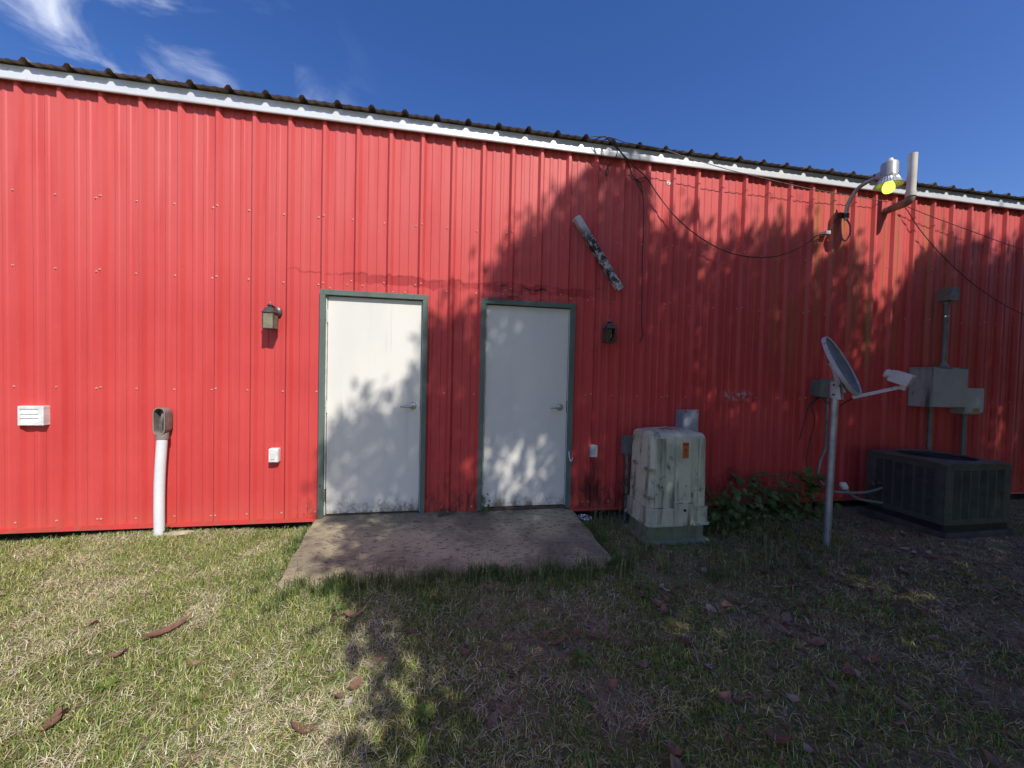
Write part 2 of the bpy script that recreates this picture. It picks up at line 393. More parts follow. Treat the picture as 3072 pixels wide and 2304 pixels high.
# ------------------------------------------------------------------ ground sheet
def axis(lo, hi, step, far):
    a = list(np.arange(lo, hi + 1e-6, step)); s = step; v = hi
    while v < far: s *= 1.6; v += s; a.append(v)
    s = step; v = lo
    while v > -far: s *= 1.6; v -= s; a.insert(0, v)
    return np.array(a)
xs = axis(-3, 14, .05, 600); ys = axis(-5.2, .3, .05, 600)
X, Y = np.meshgrid(xs, ys, indexing='xy'); Z = gz(X, Y)
nx, ny = len(xs), len(ys)
me = bpy.data.meshes.new('ground')
idx = np.arange(nx * ny).reshape(ny, nx)
F = np.stack([idx[:-1, :-1], idx[:-1, 1:], idx[1:, 1:], idx[1:, :-1]], -1).reshape(-1, 4)
me.vertices.add(nx * ny); me.vertices.foreach_set('co', np.stack([X, Y, Z], -1).astype(np.float32).ravel())
me.loops.add(F.size); me.loops.foreach_set('vertex_index', F.astype(np.int32).ravel())
me.polygons.add(len(F)); me.polygons.foreach_set('loop_start', np.arange(0, F.size, 4, dtype=np.int32)); me.polygons.foreach_set('use_smooth', np.ones(len(F), bool))
me.update(calc_edges=True); me.validate()
def lawn(x, y):      # 1 = kept lawn, 0 = bare dirt
    b = 2.9 + .5 * (y + 2) * 0
    base = 1 - .30 * sstep(x, 2.4, 4.2) - .20 * sstep(x, 4.8, 6.4) - .34 * sstep(x, 6.6, 8.6)
    n = vnoise(x, y, 2.3) * .6 + vnoise(x + 5, y, 6.5) * .4
    return np.clip(base + (n - .5) * (.6 + .7 * sstep(x, 2.4, 4)), 0, 1)
la = me.attributes.new('lawn', 'FLOAT', 'POINT'); la.data.foreach_set('value', lawn(X, Y).astype(np.float32).ravel())
g = NG('lawn_soil'); a = g.n('ShaderNodeAttribute'); a.attribute_name = 'lawn'
soil = g.mix(g.ramp(g.noise(4, 5), .35, .7), (.35, .27, .175), (.25, .19, .125))
soil = g.mix(g.ramp(g.noise(38, 5, rough=.7), .5, .66), soil, (.09, .065, .048))
soil = g.mix(g.ramp(g.noise(120, 3), .62, .7), soil, (.36, .28, .22))
th = g.mix(g.ramp(g.noise(30, 5, rough=.7), .38, .62), (.24, .21, .11), (.11, .12, .04))  # thatch tones darkened to paint in the shadow gaps between blades
th = g.mix(g.ramp(g.noise(75, 4, (1, .6, 1), rough=.7), .56, .64), th, (.52, .47, .32))
g.bump(g.math('ADD', g.noise(45, 5, rough=.7), g.noise(150, 3)), .8, .02)
MAT['ground'] = g.end(g.mix(g.ramp(a.outputs['Fac'], .2, .7), soil, th), .95, 0, .15)
me.materials.append(MAT['ground'])
gro = bpy.data.objects.new('ground', me); COL.objects.link(gro); tag(gro, kind='structure')

# ------------------------------------------------------------------ concrete pad
sl = MB(); n = 26; m = 14
top = []
for j in range(m + 1):
    for i in range(n + 1):
        u = i / n; v = j / m
        y = -.005 - v * 1.2 + (.02 * math.sin(u * 9) - .012 * math.sin(u * 23)) * (v == 1)
        x = (2.40 + .10 * v) * (1 - u) + 5.01 * u + (.008 * math.sin(v * 17) if i in (0, n) else 0)
        e = .012 if i in (0, n) or j == m else 0
        top.append((x, y, .034 - .062 * v + .006 * math.sin(u * 6 + v * 3) - e))
sl.v += top
for j in range(m):
    for i in range(n):
        k = j * (n + 1) + i; sl.f.append((k, k + n + 1, k + n + 2, k + 1))
rim = [i for i in range(n + 1)] + [j * (n + 1) + n for j in range(1, m + 1)] + [m * (n + 1) + i for i in range(n - 1, -1, -1)] + [j * (n + 1) for j in range(m - 1, 0, -1)]
b = len(sl.v); sl.v += [(sl.v[i][0], sl.v[i][1], -.16) for i in rim]
for k in range(len(rim)):
    k2 = (k + 1) % len(rim); sl.f.append((rim[k], rim[k2], b + k2, b + k))
pad = sl.build('concrete_pad', 'slab', None, True); tag(pad, kind='structure')

# ------------------------------------------------------------------ metal building
BX0, BX1 = -4.0, 15.5
RIB = .3048
B = thing('metal_building', 'long red ribbed metal building with white eave trim and two white doors', 'building', (3.7, 0, 0))
DOORS = [(2.426, 3.442), (3.976, 4.992)]; DTOP = 2.2513
def profile(x0, x1, rib0, h=.032):
    P = []
    k0 = math.floor((x0 - rib0) / RIB) - 1; k1 = math.ceil((x1 - rib0) / RIB) + 1
    for k in range(k0, k1 + 1):
        c = rib0 + k * RIB
        P += [(c - .036, 0), (c - .0125, h), (c + .0125, h), (c + .036, 0)]
        for q in (.108, .196):
            P += [(c + q - .021, 0), (c + q - .011, .0055), (c + q + .011, .0055), (c + q + .021, 0)]
    out = []
    def interp(x):
        for a, b_ in zip(P, P[1:]):
            if a[0] <= x <= b_[0]: return a[1] + (b_[1] - a[1]) * (x - a[0]) / (b_[0] - a[0])
        return 0
    out = [(x0, interp(x0))] + [p for p in P if x0 + 1e-4 < p[0] < x1 - 1e-4] + [(x1, interp(x1))]
    return out, interp
RIB0 = .012
def wall_panel(x0, x1, proud):
    prof, interp = profile(x0, x1, RIB0)
    cuts = sorted({c for d in DOORS for c in (d[0] + .02, d[1] - .02) if x0 < c < x1})
    for c in cuts: prof.append((c, interp(c)))
    prof.sort()
    mb = MB()
    for (xa, ha), (xb, hb) in zip(prof, prof[1:]):
        xm = (xa + xb) / 2
        z0 = DTOP - .02 if any(d[0] + .019 < xm < d[1] - .019 for d in DOORS) else (.022 if SLAB[0] < xm < SLAB[1] else .03)
        b = len(mb.v)
        zs = [z0, 3.90]
        mb.v += [(xa, -ha - proud, z0), (xb, -hb - proud, z0), (xb, -hb - proud, 3.93), (xa, -ha - proud, 3.93)]
        mb.f.append((b, b + 1, b + 2, b + 3))
    return mb.build('wall_panel', 'wall', B)
k = 2 - 3 * 5
screws = MB(); hex6 = [(math.cos(i * math.pi / 3), math.sin(i * math.pi / 3)) for i in range(6)]
def screw(x, z, y=0.0, r=.0065):
    screws.quadstrip([[(x + c * r * 1.35, y, z + s_ * r * 1.35) for c, s_ in hex6], [(x + c * r * 1.35, y - .002, z + s_ * r * 1.35) for c, s_ in hex6],
                      [(x + c * r, y - .003, z + s_ * r) for c, s_ in hex6], [(x + c * r * .8, y - .0085, z + s_ * r * .8) for c, s_ in hex6]])
pi = 0
while RIB0 + k * RIB < BX1:
    x0 = RIB0 + k * RIB + .03; x1 = x0 + 3 * RIB + .004
    wall_panel(x0, x1 + .012, .0015 * (pi % 2)); pi += 1
    k += 3
for k in range(-6, 46):
    xr = RIB0 + k * RIB
    for z in (.086, 1.267, 2.305, 2.945):
        indoor = any(d[0] - .02 < xr - .05 < d[1] + .02 for d in DOORS)
        if indoor and z < 2.28: continue
        zj = z + random.uniform(-.006, .006) + (.05 if indoor and z == 2.305 else 0)
        if not (z < 1.3 and any(d[0] - .01 < xr - .055 < d[1] + .01 for d in DOORS)): screw(xr - .053 + random.uniform(-.004, .004), zj, -.001)
        if (k - 2) % 3 == 0: screw(xr + random.uniform(-.004, .004), zj + .012, -.0335)
for d in DOORS:
    for i in range(7): screw(d[0] + .08 + i * .145 + random.uniform(-.02, .02), DTOP + random.choice((.02, .045, .06)), -.003, .006)
for i in range(4): screw(4.33 + .003, 2.80 + i * .0001 + i * .016, -.003, .005)
screws.build('screws', 'screw', B)['kind'] = 'stuff'

# base trim, eave trim pieces, roof sheets, far sides
for xa, xb in ((BX0, DOORS[0][0] - .004), (DOORS[1][1] + .004, BX1)):
    L = xb - xa; npc = max(1, round(L / 3.05))
    for i in range(npc):
        a_ = xa + L * i / npc; b_ = xa + L * (i + 1) / npc
        MB().quadstrip([[(q, -.001, .034), (q, -.044, .030), (q, -.047, .004), (q, -.002, 0.0)] for q in (a_ + .001, b_ - .001)]).build('base_trim', 'basetrim', B)
jx = [BX0, -2.2, .847, 3.06, 4.27, 7.3, 10.35, 13.4, BX1]
for i, (a_, b_) in enumerate(zip(jx, jx[1:])):
    pr = .0012 * (i % 2)
    sec = lambda q, t: [(q, -.062 - pr - .004 * t, 3.838), (q, -.066 - pr, 3.846), (q, -.066 - pr, 3.886), (q, -.063 - pr, 3.952), (q, -.02, 3.960), (q, -.02, 3.952), (q, -.058 - pr, 3.946), (q, -.058 - pr, 3.854), (q, -.034, 3.854), (q, -.034, 3.846)]
    nseg = max(2, int((b_ - a_) / .3))
    MB().quadstrip([sec(a_ + (b_ - a_) * k / nseg, random.uniform(-.3, .3)) for k in range(nseg + 1)]).build('eave_trim', 'trim', B)
k = -14; pi = 0
RR0 = .147
while RR0 + k * RIB < BX1:
    x0 = RR0 + k * RIB + .03; x1 = x0 + 3 * RIB + .01
    prof, _ = profile(x0, x1, RR0, .034)
    mb = MB(); yy = [-.125, -.09, 2.0, 4.0, 7.0]
    z_ = lambda y, h: 3.960 + (y + .125) * .085 + h + .0015 * (pi % 2)
    jit = random.uniform(-.006, .006)
    mb.quadstrip([[(x, y + (jit if y < 0 else 0), z_(y, h)) for x, h in prof] for y in yy], closed=False)
    t = .0012
    b = len(mb.v)
    mb.quadstrip([[(x, y + (jit if y < 0 else 0), z_(y, h) - t) for x, h in reversed(prof)] for y in yy], closed=False)
    mb.build('roof_panel', 'roof', B); k += 3; pi += 1
MB().box(BX0, BX1, 6.9, 7.0, -.1, 4.45).build('back_wall', 'wall', B)
for xa in (BX0 + .03, BX1 - .10):
    MB().quadstrip([[(xa + d, .03, -.1), (xa + d, 6.88, -.1), (xa + d, 6.88, 4.46), (xa + d, .03, 3.87)] for d in (0, .05)]).build('end_wall', 'wall', B)

# doors
for di, (d0, d1) in enumerate(DOORS):
    fr = MB(); zt = DTOP; zb_ = .03 + .012 * di
    for (a_, b_) in ((d0, d0 + .05), (d1 - .05, d1)):
        fr.box(a_, b_, -.044, .075, zb_, zt - .05, .003)
    fr.box(d0, d1, -.0445, .075, zt - .05, zt, .003)
    for (a_, b_) in ((d0 + .051, d0 + .062), (d1 - .062, d1 - .051)): fr.box(a_, b_, .045, .075, zb_, zt - .052)
    f_ = fr.build('door_frame', 'frame', B)
    MB().box(d0 + .0505, d0 + .0585, -.012, .044, zb_ + .02, zt - .051).build('jamb_liner', 'white', f_)
    MB().box(d1 - .0565, d1 - .0505, -.006, .044, zb_ + .02, zt - .051).build('jamb_liner', 'white', f_)
    MB().box(d0 + .0505, d1 - .0505, -.002, .07, zb_ - .012, zb_ + .018, .003).build('threshold', 'rust', f_)
    lf = MB(); lf.box(d0 + .064, d1 - .061, .003, .045, zb_ + .026, zt - .056, .004)
    dr = lf.build('door', 'door', B)
    tag(dr, ('white metal door on the left, half in sun' if di == 0 else 'white metal door on the right, dappled with shade'))
    for zc in (2.0, 1.12, .25):
        h_ = MB()
        for q in range(5): h_.lathe([(.0085, -.0105), (.0085, .0105)], (d0 + .061, -.008, zc - .05 + q * .0245), n=10)
        h_.box(d0 + .058, d0 + .066, -.004, .004, zc - .058, zc + .058)
        h_.build('hinge', 'white' if not (zc < .5 and di == 0) else 'rust', dr, True)
    hx = d1 - .136; hz = 1.132
    hd = MB().lathe([(.036, 0), (.036, .006), (.030, .013), (.014, .015), (.011, .05)], (hx, .003, hz), (0, -1, 0), 20).build('handle', 'steel', dr, True)
    hb = MB()
    pth = spline([(hx + .008, -.048, hz), (hx - .03, -.054, hz), (hx - .08, -.054, hz - .002), (hx - .118, -.045, hz - .004)], 5)
    hb.tube(pth, [.011] * 6 + [.009] * (len(pth) - 6), 10); hb.build('lever', 'steel', hd, True)
    MB().box(d1 - .0625, d1 - .0575, -.002, .03, hz - .05, hz + .07).build('strike_plate', 'dark', f_)
# bent strip of flashing lying on the head of the right door frame
fl = MB(); pts = [(4.05, 2.262), (4.15, 2.268), (4.24, 2.283), (4.31, 2.298), (4.36, 2.282), (4.39, 2.271)]
fl.quadstrip([[(x, -.075, z - .004), (x, -.03, z), (x, -.03, z + .003), (x, -.075, z - .001)] for x, z in pts])
tag(fl.build('bent_flashing', 'frame'), 'bent strip of dark flashing on top of the right door frame', 'flashing')
# white hook at the right door frame
hk = MB().tube(spline([(4.957, -.044, .66), (4.96, -.058, .60), (4.972, -.066, .562), (4.985, -.068, .565), (4.99, -.066, .60)], 6), .006, 8)
tag(hk.build('wall_hook', 'white', None, True), 'small white hook low on the right door frame', 'hook')
# two washers high on the wall
def washer(x, z, label):
    q = MB().lathe([(.024, 0), (.024, .004), (.016, .006), (.008, .006), (.008, .012)], (x, -.001, z), (0, -1, 0), 18).build('round_washer', 'white', None, True)
    tag(q, label, 'washer')
washer(6.05, 3.665, 'round pale washer on the red wall under the eave, right of the cable knot')

# ------------------------------------------------------------------ wall fittings
# louvred vent
v = thing('dryer_vent', 'white square louvred wall vent at the left end of the wall', 'vent', (.125, -.032, .94))
f = MB(); x0, x1, z0, z1 = .036, .222, .940, 1.106
for a_ in ((x0, x1, z0, z0 + .028), (x0, x1, z1 - .026, z1), (x0, x0 + .017, z0 + .028, z1 - .026), (x1 - .04, x1, z0 + .028, z1 - .026)):
    f.box(a_[0], a_[1], -.062, -.001, a_[2], a_[3], .003)
f.build('vent_frame', 'white', v)
MB().box(x0 + .01, x1 - .03, -.03, -.02, z0 + .02, z1 - .02).build('duct', 'dark', v)
for i in range(3):
    zc = z1 - .028 - i * .0375; q = MB(); bow = .012 if i == 2 else .002
    loops = []
    for k in range(7):
        xx = x0 + .018 + (x1 - x0 - .058) * k / 6; d = bow * math.sin(k * 2.1)
        loops.append([(xx, -.054, zc + .001), (xx, -.060 - .003, zc - .0385 + d * .3), (xx, -.060, zc - .0395 + d * .3), (xx, -.050, zc - .002)])
    q.quadstrip(loops); q.build('louvre', 'white', v, True)

# open conduit body on a white riser
v = thing('conduit_riser', 'white pipe riser with an open oval beige fitting on the sunny wall', 'conduit', (1.13, -.085, -.06))
MB().tube(spline([(1.118, -.092, -.12), (1.115, -.092, .2), (1.120, -.092, .5), (1.138, -.09, .85)], 5), .040, 20).build('pipe', 'pvc', v, True)
fb = MB(); cx_, zc = 1.135, .985
def oval(hw, hh, y, n=10):
    pts = []
    for k in range(n + 1): a = math.pi * k / n; pts.append((cx_ + hw * math.cos(a), y, zc + (hh - hw) + hw * math.sin(a)))
    for k in range(n + 1): a = math.pi + math.pi * k / n; pts.append((cx_ + hw * math.cos(a), y, zc - (hh - hw) + hw * math.sin(a)))
    return pts
fb.quadstrip([oval(.030, .09, -.02), oval(.040, .108, -.022), oval(.044, .118, -.05), oval(.044, .120, -.122), oval(.047, .123, -.123), oval(.047, .123, -.132), oval(.039, .115, -.132), oval(.038, .112, -.05), oval(.03, .10, -.045)])
fb.lathe([(.047, 0), (.047, .05), (.040, .052)], (1.137, -.088, .825), n=18)
fb.build('oval_body', 'beige', v, True)
w_ = MB()
for q in range(3):
    w_.tube(spline([(1.13 + q * .007, -.085, .86), (1.120 + q * .012, -.098 - q * .006, .95), (1.142 + q * .006, -.104, 1.03), (1.140 + q * .004, -.075, 1.075)], 6), .0065, 7)
w_.build('wires', 'cablegrey', v, True)

def lantern(cx_, zb_, mat_glass, label, broken):
    v = thing('wall_lantern', label, 'lantern', (cx_, -.03, zb_), 'lanterns beside the doors')
    yb = -.112; hw = .045
    MB().lathe([(.052, 0), (.052, .010), (.044, .018), (.02, .024)], (cx_ + .012, -.012, zb_ + .175), (0, -1, 0), 22).build('back_plate', 'bronze', v, True)
    MB().tube(spline([(cx_ + .012, -.02, zb_ + .18), (cx_ + .008, -.05, zb_ + .21), (cx_, -.10, zb_ + .215), (cx_, yb, zb_ + .195)], 6), .012, 10).build('arm', 'bronze', v, True)
    fr = MB()
    for sx in (-1, 1):
        for sy in (-1, 1):
            fr.box(cx_ + sx * hw - .005, cx_ + sx * hw + .005, yb + sy * hw - .005, yb + sy * hw + .005, zb_ + .008, zb_ + .15, .002)
    fr.box(cx_ - hw - .006, cx_ + hw + .006, yb - hw - .006, yb + hw + .006, zb_, zb_ + .010, .003)
    fr.box(cx_ - hw - .010, cx_ + hw + .010, yb - hw - .010, yb + hw + .010, zb_ + .148, zb_ + .158, .003)
    fr.build('frame', 'bronze', v)
    rf = MB(); sq = lambda h, z: [(cx_ - h, yb - h, zb_ + z), (cx_ + h, yb - h, zb_ + z), (cx_ + h, yb + h, zb_ + z), (cx_ - h, yb + h, zb_ + z)]
    rf.quadstrip([sq(.048, .158), sq(.043, .168), sq(.040, .172), sq(.038, .184), sq(.030, .196), sq(.018, .202), sq(.014, .212), sq(.024, .218), sq(.016, .228), sq(.006, .234)])
    r_ = rf.build('roof', 'bronze', v)
    MB().lathe([(.006, 0), (.007, .008), (.003, .02)], (cx_, yb, zb_ + .232), n=10).build('finial', 'brass', r_, True)
    for k, (ax, sg) in enumerate((('y', -1), ('x', -1), ('x', 1), ('y', 1))):
        p = MB()
        if ax == 'y':
            yy = yb + sg * hw
            if broken and sg < 0:
                p.v += [(cx_ - hw + .004, yy, zb_ + .01), (cx_ + .036, yy, zb_ + .01), (cx_ + .030, yy, zb_ + .06), (cx_ + .002, yy, zb_ + .012)]
                p.v += [(a_, b_ + .002, c_) for a_, b_, c_ in p.v]; p.f += [(0, 1, 2, 3), (7, 6, 5, 4), (0, 4, 5, 1), (1, 5, 6, 2), (2, 6, 7, 3), (3, 7, 4, 0)]
                q = MB(); q.v += [(cx_ - hw + .004, yy, zb_ + .012), (cx_ - .005, yy, zb_ + .03), (cx_ + .012, yy, zb_ + .147), (cx_ - hw + .004, yy, zb_ + .147)]
                q.v += [(a_, b_ + .002, c_) for a_, b_, c_ in q.v]; q.f += [(0, 1, 2, 3), (7, 6, 5, 4), (0, 4, 5, 1), (1, 5, 6, 2), (2, 6, 7, 3), (3, 7, 4, 0)]
                q.build('pane', mat_glass, v)
            else: p.box(cx_ - hw + .004, cx_ + hw - .004, yy - .001, yy + .001, zb_ + .010, zb_ + .148)
        else:
            xx = cx_ + sg * hw; p.box(xx - .001, xx + .001, yb - hw + .004, yb + hw - .004, zb_ + .010, zb_ + .148)
        p.build('pane', mat_glass, v)
    MB().lathe([(.008, .14), (.013, .125), (.013, .115), (.020, .09), (.022, .075), (.016, .06), (.004, .052)], (cx_ + .006, yb, zb_), n=14).build('bulb', 'bulbw', v, True)
lantern(2.022, 1.840, 'lglass', 'bronze wall lantern in full sun, left of the left door', False)
lantern(5.352, 1.842, 'lglass2', 'shaded bronze wall lantern with broken front glass, right of the right door', True)

def outlet(cx_, z0, label, lift):
    v = thing('outlet_box', label, 'outlet box', (cx_, -.03, z0), 'weatherproof boxes on the wall')
    MB().box(cx_ - .042, cx_ + .042, -.060, -.001, z0, z0 + .132, .006).build('box', 'white' if not lift else 'utilbox', v)
    MB().box(cx_ - .038, cx_ + .038, -.070, -.0605, z0 + .006, z0 + .126, .005).build('cover', 'white' if not lift else 'utilbox', v)
    if lift:
        MB().box(cx_ - .016, cx_ + .016, -.076, -.0705, z0 + .035, z0 + .10, .004).build('socket', 'greybox', v)
        MB().box(cx_ - .045, cx_ - .030, -.074, -.0705, z0 + .02, z0 + .115, .002).build('flap', 'utilbox', v)
    else: MB().box(cx_ - .017, cx_ + .017, -.076, -.0705, z0 + .032, z0 + .096, .004).build('switch', 'white', v)
outlet(2.038, .588, 'white weatherproof switch box on the sunlit wall, left of the left door', False)
outlet(5.236, .594, 'grey outlet box in the shade, above a dark stain right of the right door', True)

# diagonal metal channel hanging on the wall
v = thing('metal_channel', 'grimy metal channel hanging diagonally above the right door', 'channel', (5.2, -.05, 2.42))
A = Vector((4.955, -.10, 3.135)); Bv = Vector((5.475, -.075, 2.425)); dr_ = (Bv - A).normalized(); nrm = Vector((0, -1, 0)); sd_ = dr_.cross(nrm).normalized()
def plate(mb, s0, s1, n0, n1, t0=0., t1=1.):
    L = (Bv - A)
    mb.quadstrip([[A + L * t + sd_ * s_ + nrm * n_ for s_, n_ in ((s0, n0), (s1, n0), (s1, n1), (s0, n1))] for t in (t0, t1)])
q = MB(); plate(q, -.036, .036, .026, .030); q.build('web', 'channel', v)
q = MB(); plate(q, -.037, -.034, -.034, .0255, .0, 1.); q.build('flange', 'channel', v)
q = MB(); plate(q, .034, .037, -.034, .0255, .0, .97); q.build('flange', 'channel', v)
q = MB(); plate(q, -.03, .03, -.065, .02, -.012, .0); q.build('end_plate', 'white', v)
q = MB(); plate(q, -.02, .02, -.05, .0255, .93, .94); q.build('end_plate', 'white', v)

# ------------------------------------------------------------------ cables
def cable(pts, r, label, mat='cable', name='cable', k=6):
    o = MB().tube(spline(pts, k), r, 6).build(name, mat, None, True); tag(o, label, 'cable', 'loose cables on the wall'); return o
cable([(5.05, .35, 4.0), (5.12, -.02, 3.985), (5.20, -.175, 3.965), (5.272, -.175, 3.917), (5.36, -.16, 3.866), (5.44, -.15, 3.814), (5.579, -.12, 3.727), (5.746, -.07, 3.654), (5.886, -.08, 3.475), (6.073, -.09, 3.277), (6.25, -.1, 3.138), (6.434, -.1, 3.035), (6.642, -.1, 2.95), (6.81, -.1, 2.908), (7.006, -.1, 2.888), (7.208, -.1, 2.894), (7.412, -.1, 2.927), (7.628, -.09, 3.01), (7.835, -.07, 3.123), (7.971, -.06, 3.22), (8.122, -.05, 3.273), (8.225, -.05, 3.411), (8.308, -.06, 3.516)], .006,
      'dark cable swagging from the roof edge across the wall to the yard light', 'cable', 'swag_cable')
cable([(5.2, .3, 4.0), (5.24, -.10, 3.98), (5.285, -.18, 3.945), (5.36, -.165, 3.870), (5.421, -.15, 3.82), (5.488, -.11, 3.782), (5.553, -.06, 3.737), (5.593, -.05, 3.669), (5.657, -.05, 3.623), (5.697, -.05, 3.575), (5.722, -.045, 3.474), (5.739, -.045, 3.325), (5.743, -.045, 3.104), (5.741, -.045, 2.748), (5.752, -.045, 2.333), (5.757, -.045, 2.076), (5.773, -.045, 1.966), (5.766, -.045, 1.922), (5.74, -.045, 1.876)], .006,
      'dark cable hanging straight down the wall above the cabinet, its end bent', 'cable', 'hanging_cable')
cable([(5.15, .25, 3.99), (5.25, -.12, 3.975), (5.342, -.165, 3.872), (5.357, -.15, 3.812), (5.345, -.1, 3.77), (5.313, -.055, 3.741), (5.279, -.05, 3.659), (5.298, -.05, 3.644), (5.31, -.05, 3.698), (5.295, -.05, 3.748), (5.261, -.045, 3.766)], .005,
      'short dark cable tied in a small loop just under the eave', 'cable', 'looped_cable')
cable([(5.56, -.05, 3.674), (5.6, -.055, 3.625), (5.666, -.05, 3.641), (5.746, -.062, 3.662), (5.715, -.05, 3.62), (5.667, -.055, 3.602), (5.619, -.06, 3.628), (5.678, -.05, 3.555), (5.712, -.052, 3.487)], .005,
      'tangle of thin dark cable knotted under the eave where the swag begins', 'cable', 'knotted_cable')
cable([(4.95, .3, 4.01), (5.05, -.05, 4.0), (5.24, -.19, 3.955), (5.439, -.2, 3.918), (5.715, -.2, 3.912), (5.909, -.19, 3.9), (6.108, -.18, 3.869), (6.411, -.17, 3.832), (6.722, -.155, 3.800), (7.312, -.12, 3.766), (7.857, -.1, 3.736), (8.428, -.08, 3.732), (8.98, -.06, 3.720)], .004,
      'thin grey cable running just below the white trim towards the white vent pipe', 'cablegrey', 'trim_cable')
cable([(9.06, -.06, 3.715), (9.244, -.07, 3.691), (9.605, -.08, 3.603), (10.368, -.08, 3.456), (11.244, -.06, 3.313), (12.4, -.05, 3.20), (14.0, -.045, 3.12)], .004,
      'thin cable sloping gently right from the white vent pipe', 'cable', 'sloping_cable')
cable([(9.06, -.055, 3.70), (9.244, -.06, 3.68), (9.475, -.06, 3.444), (9.812, -.06, 3.171), (10.181, -.06, 2.931), (10.584, -.06, 2.717), (11.328, -.05, 2.452), (12.5, -.045, 2.25)], .005,
      'dark cable dropping steeply right from the white vent pipe', 'cable', 'steep_cable')

# ------------------------------------------------------------------ yard light
v = thing('yard_light', 'lit yard light with yellow-green bulb on a curved arm at the eave', 'yard light', (8.34, -.05, 3.4))
MB().tube(spline([(8.345, -.085, 3.43), (8.345, -.09, 3.56), (8.352, -.12, 3.66), (8.368, -.19, 3.76), (8.392, -.28, 3.80), (8.415, -.35, 3.815), (8.435, -.40, 3.82)], 6), .022, 14).build('arm', 'galv', v, True)
q = MB().lathe([(.030, 0), (.030, .018), (.026, .018), (.026, .03), (.030, .03), (.030, .05)], (8.345, -.086, 3.455), n=16)
q.box(8.28, 8.40, -.062, -.033, 3.47, 3.53, .004); q.build('clamp', 'cable', v, True)
HX, HY, HZ = 8.455, -.45, 3.765
K = .80
def sc_(p): return [(a * K, b * K) for a, b in p]
hd = MB().lathe(sc_([(.06, -.005), (.098, 0), (.100, .02), (.096, .03), (.094, .19), (.088, .205), (.06, .212), (.045, .213)]), (HX, HY, HZ), n=32).build('housing', 'lamp_body', v, True)
MB().lathe(sc_([(.040, 0), (.042, .006), (.038, .012), (.036, .045), (.03, .055), (.012, .058)]), (HX + .004, HY, HZ + .211 * K), n=20).build('photocell', 'oldpvc', hd, True)
MB().box(HX - .06, HX + .0, HY + .03, HY + .10, HZ + .02, HZ + .09, .012).build('arm_socket', 'lamp_body', hd)
for q_ in range(2): MB().lathe([(.006, 0), (.006, .006), (.003, .011)], (HX + .02 - q_ * .075, HY - .075 + q_ * .01, HZ + .02), (0, -1, 0), 8).build('latch', 'steel', hd, True)
rf = MB(); nF = 56; loops = []
for (r, z) in sc_(((.104, -.004), (.108, -.012), (.120, -.045), (.140, -.075), (.160, -.100), (.163, -.104), (.158, -.104), (.137, -.076), (.117, -.046), (.100, -.006))):
    fl_ = lambda k: r + (.004 if (k % 2) and -.08 < z < -.006 else 0)
    loops.append([(HX + fl_(k) * math.cos(2 * math.pi * k / nF), HY + fl_(k) * math.sin(2 * math.pi * k / nF), HZ + z) for k in range(nF)])
rf.quadstrip(loops, True, False); rf.build('reflector', 'refractor', v, False)
MB().lathe(sc_([(.02, -.02), (.03, -.04), (.05, -.07), (.065, -.105), (.070, -.14), (.064, -.175), (.046, -.20), (.016, -.212)]), (HX, HY, HZ), n=28).build('bulb', 'bulb', v, True)
o = MB().tube(spline([(8.345, -.088, 3.44), (8.385, -.1, 3.371), (8.392, -.1, 3.261), (8.340, -.09, 3.181), (8.318, -.06, 3.25), (8.305, -.05, 3.46)], 7), .009, 8).build('feed_loop', 'cablegrey', v, True)
# cable bracket on the wall
q = MB().box(8.085, 8.15, -.075, -.001, 3.25, 3.292, .006)
tag(q.build('cable_bracket', 'white'), 'small white cable bracket on the wall left of the yard light', 'bracket')

# ------------------------------------------------------------------ vent pipe
v = thing('vent_pipe', 'white plastic pipe elbowing out of the wall and up past the eave', 'pipe', (9.027, -.05, 3.6))
MB().tube([(9.027, .02, 3.635), (9.027, -.14, 3.642)], .043, 20).build('wall_stub', 'dirtypvc', v, True)
MB().tube(spline([(9.027, -.14, 3.642), (9.027, -.20, 3.645), (9.028, -.248, 3.662), (9.029, -.265, 3.71)], 7), [.046] * 22, 20).build('elbow', 'dirtypvc', v, True)
MB().lathe([(.046, 0), (.050, 0), (.050, .06), (.044, .062)], (9.029, -.266, 3.70), n=22).build('coupling', 'oldpvc', v, True)
q = MB().tube([(9.029, -.266, 3.75), (9.034, -.266, 4.20)], .044, 22, cap=False); q.tube([(9.029, -.266, 3.76), (9.034, -.266, 4.199)], .039, 22, cap=False)
q.build('riser', 'oldpvc', v, True)

# ------------------------------------------------------------------ cabinet, boxes and conduits mid-right
CXc, CYc = 5.805, -.55
v = thing('utility_cabinet', 'mildewed pale green fibreglass utility cabinet with an orange sticker', 'cabinet', (CXc, CYc, -.09))
ped = [rrect(CXc, CYc, .335, .25, .05, -.12), rrect(CXc, CYc, .335, .25, .05, -.055), rrect(CXc, CYc, .325, .24, .05, -.045), rrect(CXc, CYc, .295, .215, .06, -.03), rrect(CXc, CYc, .295, .215, .06, .125)]
MB().quadstrip(ped).build('pedestal', 'cabinetbase', v, True)
sk = [rrect(CXc, CYc, .326, .236, .06, .095), rrect(CXc, CYc, .334, .244, .06, .10), rrect(CXc, CYc, .334, .244, .06, .118), rrect(CXc, CYc, .322, .232, .06, .124), rrect(CXc, CYc, .318, .228, .06, .245), rrect(CXc, CYc, .322, .232, .06, .25), rrect(CXc, CYc, .320, .230, .06, .262), rrect(CXc, CYc, .300, .212, .06, .266)]
MB().quadstrip(sk).build('skirt', 'cabinet', v, True)
hoods = [rrect(CXc, CYc, .302, .214, .055, .255)]
